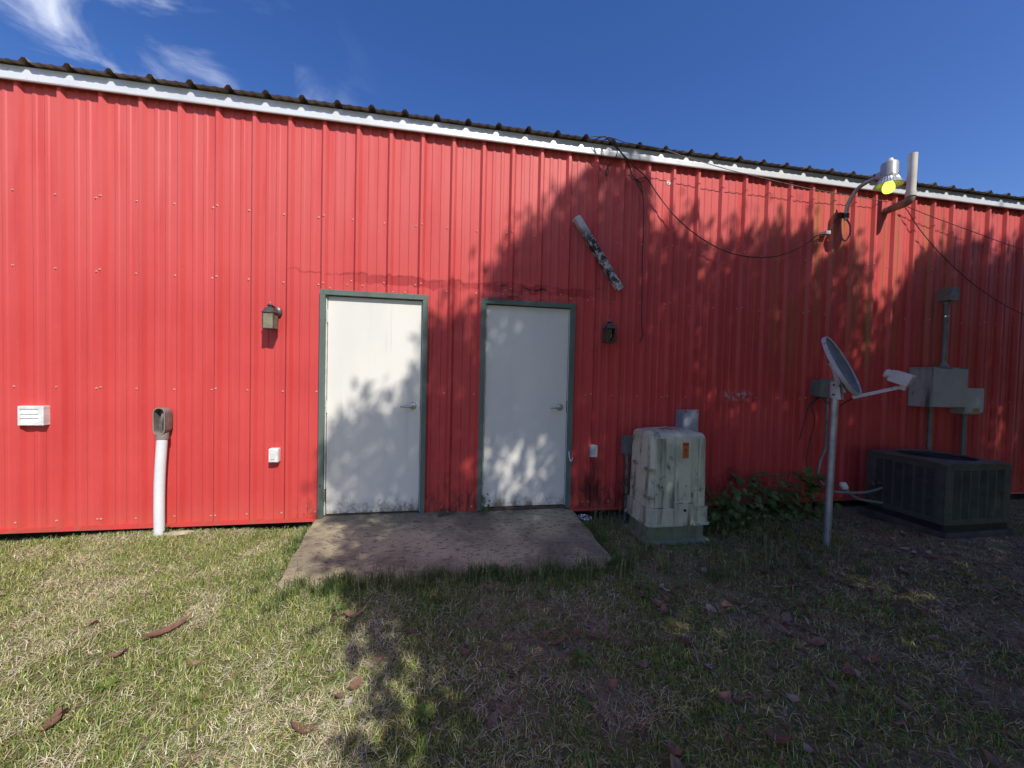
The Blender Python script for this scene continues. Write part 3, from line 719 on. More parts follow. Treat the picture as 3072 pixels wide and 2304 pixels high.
for zz, hx_, hy_, r_ in ((.30, .301, .213, .055), (.9, .289, .203, .055), (.935, .284, .198, .055), (.955, .270, .184, .06), (.964, .245, .16, .06), (.980, .16, .10, .05), (.992, .05, .04, .02)):
    hoods.append(rrect(CXc, CYc, hx_, hy_, r_, zz))
hood = MB().quadstrip(hoods).build('hood', 'cabinet', v, True)
def ftaper(z): return CYc - (.2133 - (z - .3) * .0167)      # front face of the hood at height z
# raised centre panel and narrow corner pilasters
def frontpanel(name, xa, xb, za, zb2, pr, parent, mat='cabinet'):
    q = MB()
    q.quadstrip([[(xa, ftaper(za) + .01, za), (xb, ftaper(za) + .01, za), (xb, ftaper(zb2) + .01, zb2), (xa, ftaper(zb2) + .01, zb2)],
                 [(xa, ftaper(za) - pr + .003, za), (xb, ftaper(za) - pr + .003, za), (xb, ftaper(zb2) - pr + .003, zb2), (xa, ftaper(zb2) - pr + .003, zb2)],
                 [(xa + .004, ftaper(za) - pr, za + .004), (xb - .004, ftaper(za) - pr, za + .004), (xb - .004, ftaper(zb2) - pr, zb2 - .004), (xa + .004, ftaper(zb2) - pr, zb2 - .004)]])
    return q.build(name, mat, parent)
frontpanel('centre_panel', CXc - .055, CXc + .105, .270, .925, .032, hood)
frontpanel('corner_rib', CXc - .250, CXc - .150, .270, .915, .014, hood)
frontpanel('corner_rib', CXc + .185, CXc + .255, .270, .915, .014, hood)
frontpanel('lock_plate', CXc - .060, CXc + .125, .105, .330, .046, v)
for q_ in (-.03, .07):
    MB().box(CXc + q_, CXc + q_ + .035, ftaper(.3) - .057, ftaper(.3) - .0465, .318, .326).build('lip', 'cabinetbase', v)
MB().lathe([(.012, 0), (.012, .012), (.006, .014)], (CXc + .03, ftaper(.2) - .046, .255), (0, -1, 0), 10).build('bolt', 'dark', v, True)
for zz in (.62, .36):
    for s_ in (-.012, 0, .012):
        for bx_ in ((CXc - .312, CXc - .205, ftaper(zz) - .012, ftaper(zz) + .10, 0), (CXc - .318, CXc - .285, CYc + .02, CYc + .12, .02), (CXc + .282, CXc + .312, CYc - .10, CYc + .06, 0)):
            MB().box(*bx_[:4], zz + s_ + bx_[4] - .003, zz + s_ + bx_[4] + .003, .002).build('strap', 'cabinet', v)
sx0, sx1, sz0, sz1 = CXc + .005, CXc + .066, .735, .882
st_ = MB(); st_.quadstrip([[(a_, ftaper(c_) - b_, c_) for a_, c_ in ((sx0, sz0), (sx1, sz0), (sx1, sz1), (sx0, sz1))] for b_ in (.0322, .0334)])
stk = st_.build('sticker', 'sticker', v); stk['label'] = 'orange warning sticker with dark print'
ink = MB()
def inkbar(xa, xb, za, zb2): ink.quadstrip([[(a_, ftaper(c_) - b_, c_) for a_, c_ in ((xa, za), (xb, za), (xb, zb2), (xa, zb2))] for b_ in (.0335, .0342)])
inkbar(sx0 + .003, sx1 - .003, sz1 - .006, sz1 - .003); inkbar(sx0 + .003, sx1 - .003, sz1 - .025, sz1 - .014); inkbar(sx0 + .003, sx1 - .003, sz1 - .036, sz1 - .033)
for k in range(5):
    inkbar(sx0 + .018 + (k % 2) * .006, sx1 - .022 + (k % 3) * .005, sz0 + .062 + k * .006, sz0 + .065 + k * .006)
inkbar(sx0 + .020, sx0 + .024, sz0 + .060, sz0 + .09); inkbar(sx1 - .026, sx1 - .021, sz0 + .064, sz0 + .084)
for k in range(3): inkbar(sx0 + .016, sx1 - .016 - k * .004, sz0 + .048 - k * .006, sz0 + .0505 - k * .006)
inkbar(sx0 + .008, sx1 - .008, sz0 + .022, sz0 + .0255); inkbar(sx0 + .003, sx0 + .0045, sz0 + .003, sz1 - .003); inkbar(sx1 - .0045, sx1 - .003, sz0 + .003, sz1 - .003); inkbar(sx0 + .003, sx1 - .003, sz0 + .003, sz0 + .005)
ink.build('print', 'stickerink', stk)

# slim box behind the cabinet
v = thing('raceway_box', 'tall slim blue-grey box on the wall behind the cabinet', 'box', (6.33, -.05, .2))
MB().box(6.235, 6.425, -.145, -.001, .28, 1.12, .004).build('housing', 'greybox', v)
MB().box(6.243, 6.420, -.152, -.1455, .29, 1.132, .003).build('cover', 'greybox', v)
for a_ in (6.262, 6.402): MB().lathe([(.007, 0), (.007, .005), (.003, .006)], (a_, -.152, 1.108), (0, -1, 0), 8).build('screw', 'dark', v)

def conduit_box(x, y, zt, zb2, ws, hs, ds, label, pipe_r, pipe_to, px=None, mat='olive'):
    v = thing('conduit_with_box', label, 'conduit', (x, y, pipe_to))
    bx = MB().box(x - ws / 2, x + ws / 2, y - ds / 2, min(y + ds / 2, -.001), zb2, zt, .006).build('box', mat, v)
    MB().box(x - ws / 2 - .003, x + ws / 2 + .003, y - ds / 2 - .01, y - ds / 2 - .0005, zb2 - .003, zt + .003, .004).build('cover', mat, bx)
    px = px or x
    MB().lathe([(pipe_r * 1.05, 0), (pipe_r * 1.5, 0), (pipe_r * 1.5, .03), (pipe_r * 1.05, .032)], (px, y + .01, zb2 - .035), n=16).build('hub', mat, v, True)
    MB().tube([(px, y + .01, zb2 - .02), (px + .012, y + .012, (zb2 + pipe_to) / 2), (px, y + .01, pipe_to)], pipe_r, 14).build('pipe', mat, v, True)
    return v
conduit_box(5.605, -.075, .835, .64, .088, 0, .10, 'grey conduit with a small box, tight against the left of the cabinet', .022, -.12, 5.625)

# ------------------------------------------------------------------ right end: enclosure, disconnect, conduits
v = thing('electrical_enclosure', 'large tan electrical box with black streaked side above the air conditioner', 'electrical box', (9.70, -.15, 1.19))
MB().box(9.487, 10.025, -.272, -.001, 1.195, 1.675, .006).build('housing', 'bigbox', v)
MB().box(9.480, 10.032, -.285, -.001, 1.6755, 1.688, .003).build('lid', 'bigbox', v)
MB().box(9.492, 10.020, -.283, -.2725, 1.203, 1.674, .003).build('front_cover', 'bigboxfront', v)
v = conduit_box(9.845, -.15, 2.69, 2.53, .135, 0, .12, 'grey conduit with a box on its top, rising from the large tan electrical box', .026, 1.69, 9.85)
MB().lathe([(.05, 0), (.05, .03), (.034, .055), (.027, .06)], (9.85, -.14, 1.69), n=14).build('base_hub', 'olive', v, True)
MB().lathe([(.029, 0), (.029, .02)], (9.853, -.138, 2.33), n=14).build('strap', 'foil', v, True)
v = thing('disconnect_box', 'small grey disconnect box with yellow label beside the large tan box', 'electrical box', (10.37, -.08, 1.1))
MB().box(10.21, 10.50, -.145, -.001, 1.105, 1.42, .006).build('housing', 'utilbox', v)
MB().box(10.205, 10.515, -.158, -.1455, 1.125, 1.44, .005).build('cover', 'utilbox', v)
MB().box(10.515, 10.53, -.15, -.10, 1.33, 1.37, .003).build('handle', 'utilbox', v)
MB().box(10.34, 10.44, -.1595, -.1581, 1.135, 1.18).build('warning_label', 'yellow', v)
for xx, lb, zt in ((9.76, 'thin grey conduit between the tan box and the air conditioner, left of the pair', 1.195), (10.32, 'thin grey conduit under the grey disconnect box, right of the pair', 1.105)):
    q = MB().tube([(xx, -.09, zt), (xx + .004, -.09, .6), (xx, -.09, -.10)], .024, 14)
    tag(q.build('conduit', 'olive', None, True), lb, 'conduit')

# air conditioner
AX0, AX1, AY0, AY1, AZ0, AZ1 = 8.49, 9.33, -1.06, -.33, .085, .70
q = MB().quadstrip([[(8.47, -1.08, z), (9.36, -1.08, z), (9.36, -.28, z), (8.47, -.28, z)] for z in (-.12, .02)])
tag(q.build('equipment_pad', 'concrete_old'), 'dark low concrete pad under the air conditioner', 'pad')
v = thing('air_conditioner', 'dark green air conditioner condenser with louvred sides standing on the ground at right', 'air conditioner', (8.91, -.7, .02))
MB().box(AX0 + .01, AX1 - .01, AY0 + .01, AY1 - .01, .022, AZ0 + .02, .006).build('base_pan', 'acdark', v)
MB().box(AX0 + .03, AX1 - .03, AY0 + .03, AY1 - .03, AZ0 + .021, AZ1 - .10).build('coil', 'acdark', v)  # plain black box: the darkness behind the louvres is put into its colour
for cx_, sx in ((AX0, 1), (AX1, -1)):
    for cy_, sy in ((AY0, 1), (AY1, -1)):
        q = MB(); a_ = sorted((cx_, cx_ + sx * .085)); b_ = sorted((cy_, cy_ + sy * .018)); q.box(a_[0], a_[1], b_[0], b_[1], AZ0, AZ1 - .022, .006)
        a_ = sorted((cx_ - sx * .001, cx_ + sx * .018)); b_ = sorted((cy_ + sy * .0185, cy_ + sy * .085)); q.box(a_[0], a_[1], b_[0], b_[1], AZ0, AZ1 - .022, .006)
        q.build('corner_post', 'acgreen', v)
def louvers(axis_, fixed, sg, a0, a1, ncol):
    wcol = (a1 - a0) / ncol
    for c in range(ncol):
        q = MB(); l0 = a0 + c * wcol; l1 = l0 + wcol
        def bx(u0, u1, d0, d1, z0, z1):
            d = sorted((fixed + sg * d0, fixed + sg * d1))
            if axis_ == 'y': q.box(d[0], d[1], u0, u1, z0, z1)
            else: q.box(u0, u1, d[0], d[1], z0, z1)
        bx(l0, l0 + .012, .003, .016, AZ0, AZ1 - .022); bx(l1 - .008, l1, .003, .016, AZ0, AZ1 - .022)
        bx(l0 + .012, l1 - .008, .004, .016, AZ1 - .075, AZ1 - .022); bx(l0 + .012, l1 - .008, .004, .016, AZ0, AZ0 + .05)
        nsl = 26; zz0 = AZ0 + .05; hz_ = (AZ1 - .075 - zz0) / nsl
        for k in range(nsl):
            z0 = zz0 + k * hz_
            p = [(fixed + sg * .003, z0), (fixed + sg * .005, z0 + hz_ * .28), (fixed + sg * .018, z0 + hz_ * .72), (fixed + sg * .016, z0 + hz_ * .45)]
            if axis_ == 'y': q.quadstrip([[(d, u, z) for d, z in p] for u in (l0 + .012, l1 - .008)])
            else: q.quadstrip([[(u, d, z) for d, z in p] for u in (l0 + .012, l1 - .008)])
        q.build('louvre_panel', 'acgreen', v)
louvers('y', AX0, 1, AY0 + .085, AY1 - .085, 6)
louvers('x', AY0, 1, AX0 + .085, AX1 - .085, 6)
louvers('y', AX1, -1, AY0 + .085, AY1 - .085, 6)
# top with fan opening
tp = MB(); cx_, cy_ = (AX0 + AX1) / 2, (AY0 + AY1) / 2; nn = 48; ro = .305
def sqpt(a):
    hx_, hy_ = (AX1 - AX0) / 2 + .008, (AY1 - AY0) / 2 + .008
    c, s_ = math.cos(a), math.sin(a); t = min(hx_ / max(abs(c), 1e-6), hy_ / max(abs(s_), 1e-6)); return cx_ + c * t, cy_ + s_ * t
angs = [2 * math.pi * k / nn for k in range(nn)]
L_ = lambda r, z: [(cx_ + r * math.cos(a), cy_ + r * math.sin(a), z) for a in angs]
S_ = lambda z: [(*sqpt(a), z) for a in angs]
tp.quadstrip([S_(AZ1 - .021), S_(AZ1 - .004), L_(ro + .03, AZ1 + .002), L_(ro + .012, AZ1 + .012), L_(ro, AZ1 + .006), L_(ro - .006, AZ1 - .08), L_(ro + .002, AZ1 - .08), L_(ro + .02, AZ1 - .021)], True, False)
tp.build('top_panel', 'acgreen', v, True)
gr = MB()
for k in range(1, 12): 
    rr = ro * k / 11.5
    gr.tube([(cx_ + rr * math.cos(a), cy_ + rr * math.sin(a), AZ1 - .004 + .012 * (1 - k / 12)) for a in [2 * math.pi * i / 32 for i in range(33)]], .0028, 4, False)
for k in range(6):
    a = k * math.pi / 3; gr.tube([(cx_ + .03 * math.cos(a), cy_ + .03 * math.sin(a), AZ1 + .008), (cx_ + ro * math.cos(a), cy_ + ro * math.sin(a), AZ1 - .004)], .004, 5)
gr.build('fan_grille', 'acdark', v)
fan = MB()
for k in range(4):
    a = k * math.pi / 2 + .3; ca, sa = math.cos(a), math.sin(a)
    fan.quadstrip([[(cx_ + r * ca - w0 * sa, cy_ + r * sa + w0 * ca, AZ1 - .075 + z0) for w0, z0 in ((-wd, -.02), (wd, .02), (wd, .023), (-wd, -.017))] for r, wd in ((.04, .05), (.16, .09), (.27, .10))])
fan.lathe([(.05, 0), (.05, .05), (.03, .06)], (cx_, cy_, AZ1 - .10), n=16); fan.build('fan', 'acdark', v)
vb = MB(); vb.tube([(AX0 - .045, -.50, .36), (AX0 + .02, -.50, .36)], .018, 8); vb.lathe([(.03, 0), (.033, .02), (.02, .04)], (AX0 - .012, -.42, .33), (-1, 0, 0), 10); vb.lathe([(.022, 0), (.024, .02), (.012, .03)], (AX0 - .012, -.47, .26), (-1, 0, 0), 10)
vb.build('service_valve', 'rust', v, True)
q = thing('drain_fitting', 'white-capped pipe sticking up at the left of the air conditioner', 'pipe', (8.15, -.4, .2))
MB().lathe([(.034, 0), (.036, .01), (.036, .055), (.026, .066), (.008, .068)], (8.135, -.385, .272), (-.45, .1, .88), 18).build('cap', 'white', q, True)
MB().tube(spline([(8.14, -.386, .285), (8.18, -.40, .22), (8.28, -.43, .16), (8.50, -.50, .13)], 6), .017, 10).build('pipe', 'olive', q, True)
q = MB().tube(spline([(8.153, -.12, 1.30), (8.153, -.12, .949), (8.154, -.12, .686), (8.06, -.14, .496), (7.99, -.2, .339), (7.98, -.33, .24), (8.10, -.42, .235), (8.30, -.48, .25), (8.49, -.50, .30)], 6), .014, 10)
tag(q.build('flexible_conduit', 'olive', None, True), 'grey flexible conduit curving from the junction box down to the air conditioner', 'conduit')
v = thing('junction_box', 'weathered junction box on the wall just behind the satellite dish', 'junction box', (8.11, -.06, 1.3))
MB().box(8.03, 8.20, -.125, -.001, 1.30, 1.50, .005).build('housing', 'olive', v)
MB().box(8.022, 8.208, -.137, -.1255, 1.295, 1.512, .004).build('cover', 'olive', v)

# ------------------------------------------------------------------ satellite dish
v = thing('satellite_dish', 'grey satellite dish on a galvanised pole, feed arm pointing right', 'satellite dish', (7.195, -1.0, -.06))
PT = Vector((7.215, -1.0, 1.40))
MB().tube([(7.192, -1.0, -.25), (7.20, -1.0, .6), tuple(PT)], .030, 18).build('pole', 'galv', v, True)
N = Vector((.40, -.80, .43)).normalized()
hz_ = Vector((0, 0, 1)).cross(N).normalized(); vv = N.cross(hz_).normalized()
DC = Vector((7.245, -1.03, 1.635))
def dpt(a, rho, depth, hw=.225, hh=.300): return DC + hz_ * (hw * rho * math.cos(a)) + vv * (hh * rho * math.sin(a)) + N * depth
q = MB(); nn = 40; loops = []
for rho in (.02, .25, .5, .75, .957): loops.append([dpt(2 * math.pi * k / nn, rho, -.055 + .055 * rho * rho) for k in range(nn)])
for rho in (.957, .75, .5, .25, .02): loops.append([dpt(2 * math.pi * k / nn, rho, -.055 + .055 * rho * rho - .006) for k in range(nn)])
refl = q.quadstrip(loops).build('reflector', 'dish', v, True)
q = MB(); loops = []
for k in range(nn + 1):
    a = 2 * math.pi * k / nn
    loops.append([dpt(a, r, d) for r, d in ((.955, -.004), (.955, .005), (1.0, .008), (1.005, -.004), (1.0, -.026), (.97, -.026))])
q.quadstrip(loops, True, False).build('rim', 'dishrim', refl, True)
back = DC - N * .07
q = MB()
for s_ in (-.05, .05):
    c0 = PT + hz_ * s_ * .9
    q.quadstrip([[c0 + hz_ * d + o_ for o_ in (Vector((0, 0, -.09)) - N * -.02, Vector((0, 0, .09)), back + vv * .02 - PT, back - vv * .13 - PT, Vector((0, 0, -.11)) + N * .06)] for d in (-.003, .003)])
q.quadstrip([[back + hz_ * a_ + vv * b_ + N * d for a_, b_ in ((-.07, -.15), (.07, -.15), (.07, .05), (-.07, .05))] for d in (-.004, .012)])
q.lathe([(.04, 0), (.04, .15)], PT - Vector((0, 0, .07)), n=16)
br = q.build('bracket', 'bracket', v)
for s_ in (-.056, .056):
    for o_ in ((0, .05), (0, -.04), (.05, .02)):
        MB().lathe([(.010, -.004), (.010, .004)], PT + hz_ * s_ + Vector((0, 0, o_[1])) + N * o_[0], tuple(hz_), 6).build('bolt', 'cable', br)
arm0 = DC - vv * .305 - N * .02; 
LN = arm0 + N * .29 - vv * .015 + hz_ * .0 + Vector((0, 0, -.02))
q = MB(); ad = (LN - arm0).normalized(); au = ad.cross(hz_).normalized()
q.quadstrip([[p + hz_ * a_ + au * b_ for a_, b_ in ((-.02, -.014), (.02, -.014), (.02, .014), (-.02, .014))] for p in (arm0 - ad * .03, LN)])
q.quadstrip([[back - vv * t + hz_ * a_ - N * b_ for a_, b_ in ((-.02, 0), (.02, 0), (.02, .02), (-.02, .02))] for t in (.12, .24)])
q.build('feed_arm', 'bracket', v)
ax_ = ((DC - vv * .05) - LN).normalized(); ah = hz_; av_ = ax_.cross(ah).normalized()
LC = LN + Vector((0, 0, .085))
q = MB()
def lsec(p, w_, h_): return [p + ah * (sx_ * w_) + av_ * (sz_ * h_) for sx_, sz_ in ((-1, -1), (1, -1), (1, 1), (-1, 1))]
q.quadstrip([lsec(LC - ax_ * .08, .066, .044), lsec(LC - ax_ * .074, .072, .050), lsec(LC + ax_ * .03, .072, .050), lsec(LC + ax_ * .055, .066, .046)])
lb = q.build('receiver_head', 'bracket', v)
MB().lathe([(.034, 0), (.038, .03), (.040, .05), (.03, .062), (.008, .066)], tuple(LC + ax_ * .04), tuple(ax_), 18).build('feed_horn', 'oldpvc', lb, True)
q = MB(); q.quadstrip([[p + ah * a_ for a_, p in ((-.028, p0), (.028, p0), (.028, p0 + ax_ * -.04), (-.028, p0 + ax_ * -.04))] for p0 in (LN + Vector((0, 0, -.01)), LC - ax_ * .02)])
q.build('neck', 'bracket', lb)
cable([tuple(arm0 - N * .03), (7.50, -.85, 1.27), (7.75, -.6, 1.22), (7.937, -.4, 1.21), (8.046, -.2, 1.237), (8.058, -.12, 1.30)], .005, 'thin black cable sagging from the dish to the junction box', 'cable', 'dish_cable')
cable([(8.06, -.1, 1.30), (7.932, -.1, 1.206), (7.878, -.09, 1.011), (7.844, -.06, .765)], .006, 'black cable end hanging left below the junction box', 'cable', 'loose_cable')
cable([(8.07, -.11, 1.30), (7.95, -.1, 1.19), (8.013, -.1, 1.011), (7.998, -.06, .765), (7.973, -.05, .5), (8.045, -.05, .30), (8.05, -.06, -.06)], .006, 'black cable running from the junction box down the wall to the ground', 'cable', 'down_cable')

# ------------------------------------------------------------------ small things on the ground
q = MB(); q.v += [(3.575, -.135, .026), (3.79, -.045, .026), (3.60, -.055, .026), (3.625, -.085, .095), (3.61, -.045, .085)]
q.f += [(0, 1, 3), (0, 3, 4, 2), (1, 2, 4), (1, 4, 3), (0, 2, 1)]
v = q.build('scrap_metal', 'rust'); tag(v, 'rusty triangular metal scrap on the concrete between the doors', 'scrap')
bm = bmesh.new(); bmesh.ops.create_icosphere(bm, subdivisions=3, radius=1)
for vt in bm.verts:
    p = vt.co.copy(); nz = math.sin(p.x * 7 + 1) * math.cos(p.y * 9) * .22 + math.sin(p.z * 11 + p.x * 5) * .16
    vt.co = Vector((p.x * .075 * (1 + nz), p.y * .04 * (1 + nz), p.z * .03 * (1 + nz)))
q = MB(); q.addbm(bm, Matrix.Translation((5.14, -.07, -.055)) @ Matrix.Rotation(R(-25), 4, 'Z'))
tag(q.build('crushed_can', 'foil'), 'crushed silver can on the ground beside the concrete pad', 'can')
bm = bmesh.new(); bmesh.ops.create_icosphere(bm, subdivisions=2, radius=1)
for vt in bm.verts:
    p = vt.co; k_ = 1 + .18 * math.sin(p.x * 5) * math.cos(p.y * 4 + 1); vt.co = Vector((p.x * .11 * k_, p.y * .05 * k_, p.z * .022 * k_))
q = MB(); q.addbm(bm, Matrix.Translation((1.28, -.10, -.035)) @ Matrix.Rotation(R(12), 4, 'Z'))
tag(q.build('flat_stone', 'stone', None, True), 'flat pale stone in the grass beside the white riser', 'stone')

# fallen leaves
def leafmesh(name, L, W, curl, mat, lobed=0.):
    q = MB(); n = 7; loops = []
    for i in range(n):
        t = i / (n - 1); wv = W * (math.sin(math.pi * (t ** .8)) ** .8 if 0 < t < 1 else .03) * .5 + lobed * W * .15 * math.sin(t * 14)
        x = (t - .5) * L; z = curl * (abs(t - .5) * 2) ** 2 * L * .35
        loops.append([(x, -wv, z + wv * .22), (x, 0, z), (x, wv, z + wv * .3)])
    q.quadstrip(loops, closed=False)
    me = bpy.data.meshes.new(name); me.from_pydata(q.v, [], q.f); me.materials.append(MAT[mat]); me.polygons.foreach_set('use_smooth', [True] * len(me.polygons)); return me
DL = [leafmesh('fallen_leaf', .12, .055, .5, 'deadleaf'), leafmesh('fallen_leaf', .10, .06, .9, 'deadleaf'), leafmesh('fallen_leaf', .085, .035, .3, 'deadleaf'), leafmesh('fallen_leaf', .075, .05, .6, 'paleleaf')]
def scatter_leaf(me, x, y, label, group, sc=1., rz=None, tilt=.35, lift=.018):
    o = bpy.data.objects.new('fallen_leaf', me); COL.objects.link(o)
    o.location = (x, y, float(gz(x, y)) + lift); o.rotation_euler = (random.uniform(-tilt, tilt), random.uniform(-tilt, tilt), random.uniform(0, 6.28) if rz is None else rz); o.scale = (sc,) * 3
    tag(o, label, 'leaf', group); return o
scatter_leaf(leafmesh('fallen_leaf', .24, .05, .45, 'deadleaf'), 2.10, -1.58, 'long curled brown leaf lying alone on the sunlit lawn', None, 1., R(50), .15, .03)
cnt = 0; rl = random.Random(11)
zones = [((.6, 2.9), (-2.4, -.7), 10, 'small brown fallen leaf on the sunlit lawn', 'fallen leaves on the sunny lawn'),
         ((2.9, 5.2), (-2.75, -1.35), 44, 'brown fallen leaf on the shaded patchy grass in front of the pad', 'fallen leaves on the shaded grass'),
         ((5.2, 9.2), (-2.9, -.9), 60, 'brown fallen leaf on the dark ground at the right', 'fallen leaves on the dark ground at right'),
         ((6.3, 8.2), (-1.6, -.9), 24, 'brown fallen leaf by the foot of the dish pole', 'fallen leaves around the dish pole')]
for (xa, xb), (ya, yb2), n, lab, grp in zones:
    i = 0
    while i < n:
        x, y = rl.uniform(xa, xb), rl.uniform(ya, yb2)
        if SLAB[0] - .05 < x < SLAB[1] + .05 and y > SLAB[2] - .1: continue
        if 8.3 < x < 9.5 and y > -1.2: continue
        if 5.4 < x < 6.2 and y > -.85: continue
        if (Vector((x, y, 0)) - Vector((7.19, -1, 0))).length < .06: continue
        scatter_leaf(DL[rl.choice((0, 0, 1, 1, 2, 3))], x, y, lab, grp, rl.uniform(.6, 1.05)); i += 1

# rosette weeds in the lawn
def rosette(x, y, r, label, grp):
    q = MB(); z0 = float(gz(x, y)) + .004; n = rl.randint(9, 14)
    for i in range(n):
        a = 6.283 * i / n + rl.uniform(-.2, .2); L = r * rl.uniform(.6, 1.1); ca, sa = math.cos(a), math.sin(a); wv = r * .13
        loops = []
        for t, wk, h in ((0, .4, .0), (.35, .8, .35), (.75, 1., .42), (1., .1, .25)):
            loops.append([(x + ca * L * t - sa * wv * wk, y + sa * L * t + ca * wv * wk, z0 + h * r), (x + ca * L * t + sa * wv * wk, y + sa * L * t - ca * wv * wk, z0 + h * r * .9)])
        q.quadstrip(loops, closed=False)
    tag(q.build('rosette_weed', 'rosette', None, True), label, 'weed', grp)
for i in range(9): rosette(rl.uniform(1.6, 3.1), rl.uniform(-2.5, -1.4), rl.uniform(.035, .06), 'low bright green rosette weed in the sunny lawn', 'rosette weeds in the lawn')
for i in range(14): rosette(rl.uniform(3.1, 5.6), rl.uniform(-2.6, -1.4), rl.uniform(.04, .075), 'low green rosette weed in the shaded patchy grass', 'rosette weeds in the shade')

# ------------------------------------------------------------------ vine and sprigs (each leaf its own piece)
def vleaf(name, L, W, mat):
    q = MB()
    P = [(0, 0), (.10, .34), (.30, .50), (.55, .40), (.80, .20), (1, 0), (.80, -.20), (.55, -.40), (.30, -.50), (.10, -.34)]
    q.v = [(.4 * L, 0, -.06 * L)] + [(a * L, b_ * W, .10 * abs(b_) * W + (-.12 * L * a * a)) for a, b_ in P]
    q.f = [(0, 1 + i, 1 + (i + 1) % len(P)) for i in range(len(P))]
    me = bpy.data.meshes.new(name); me.from_pydata(q.v, [], q.f); me.materials.append(MAT[mat]); return me
VL = [vleaf('leaf', .085, .075, 'vine'), vleaf('leaf', .07, .055, 'vine'), vleaf('leaf', .10, .09, 'vine')]
def plant(name, label, base, stems, nleaf, sc, group=None, spread=.06, rr=None):
    rr = rr or random.Random(5)
    v = thing(name, label, 'plant', base)
    if group: v['group'] = group
    sm = MB(); allp = []
    for s_ in stems:
        P = spline(s_, 5); sm.tube(P, [.005 * sc * (1 - .6 * i / len(P)) for i in range(len(P))], 5); allp += P[2:]
    sm.build('stem', 'stem', v, True)
    for i in range(nleaf):
        p = rr.choice(allp); o = bpy.data.objects.new('leaf', rr.choice(VL)); COL.objects.link(o); o.parent = v
        d = Vector((rr.gauss(0, spread), rr.gauss(0, spread) - spread * .4, rr.gauss(0, spread * .8) + spread * .3)); q = p + d; q.y = min(q.y, -.05)
        q.z = max(q.z, float(gz(q.x, q.y)) + .02)
        o.location = q - Vector(base); o.rotation_euler = (rr.uniform(-.5, .5), rr.uniform(-.2, .9), rr.uniform(-2.8, -.3)); o.scale = (sc * rr.uniform(.6, 1.1),) * 3
    return v
rv = random.Random(21)
stems = []
for k in range(13):
    x = 6.25 + k * .055; stems.append([(x, -.35, -.09), (x + rv.uniform(-.1, .1), -.32, .08), (x + rv.uniform(-.2, .2), -.28 - rv.random() * .2, .18 + rv.random() * .22)])
plant('leafy_shrub', 'dark leafy weed clump growing against the wall right of the cabinet', (6.55, -.35, -.09), stems, 150, 1., None, .07, rv)
stems = []
for k in range(15):
    x = 7.05 + k * .062; stems.append([(x, -.22, -.09), (x + rv.uniform(-.1, .1), -.22, .15), (x + rv.uniform(-.2, .2), -.15 - rv.random() * .15, .26 + rv.random() * .22)])
plant('ground_vine', 'broad-leaved green vine along the wall behind the dish pole', (7.45, -.22, -.09), stems, 190, 1.15, None, .07, rv)
stems = [[(6.3 + k * .16, -.55, -.09), (6.33 + k * .16, -.55, .0), (6.3 + k * .16 + rv.uniform(-.1, .1), -.6 - rv.random() * .15, .05 + rv.random() * .08)] for k in range(9)]
plant('low_creeper', 'low dark creeper spreading in front of the wall between cabinet and dish', (6.9, -.6, -.09), stems, 120, .8, None, .08, rv)
plant('door_sprig', 'small leafy sprig growing at the lower left of the right door', (4.04, -.05, .03), [[(4.035, -.05, .03), (4.05, -.06, .12), (4.06, -.075, .22)], [(4.03, -.05, .03), (4.035, -.07, .10), (4.02, -.09, .17)], [(4.04, -.05, .03), (4.08, -.07, .09), (4.10, -.09, .16)]], 26, .42, None, .02, rv)
plant('conduit_sprig', 'small yellow-green sprig climbing the conduit left of the cabinet', (5.6, -.13, -.09), [[(5.60, -.13, -.09), (5.60, -.13, .15), (5.61, -.12, .33)], [(5.61, -.12, .33), (5.56, -.14, .30), (5.53, -.15, .22)]], 14, .7, None, .035, rv)
plant('riser_sprig', 'small green sprig at the foot of the white riser', (1.2, -.07, -.06), [[(1.19, -.07, -.06), (1.20, -.08, -.02), (1.22, -.09, .04)], [(1.17, -.06, -.06), (1.16, -.07, 0), (1.17, -.09, .03)]], 14, .35, None, .02, rv)

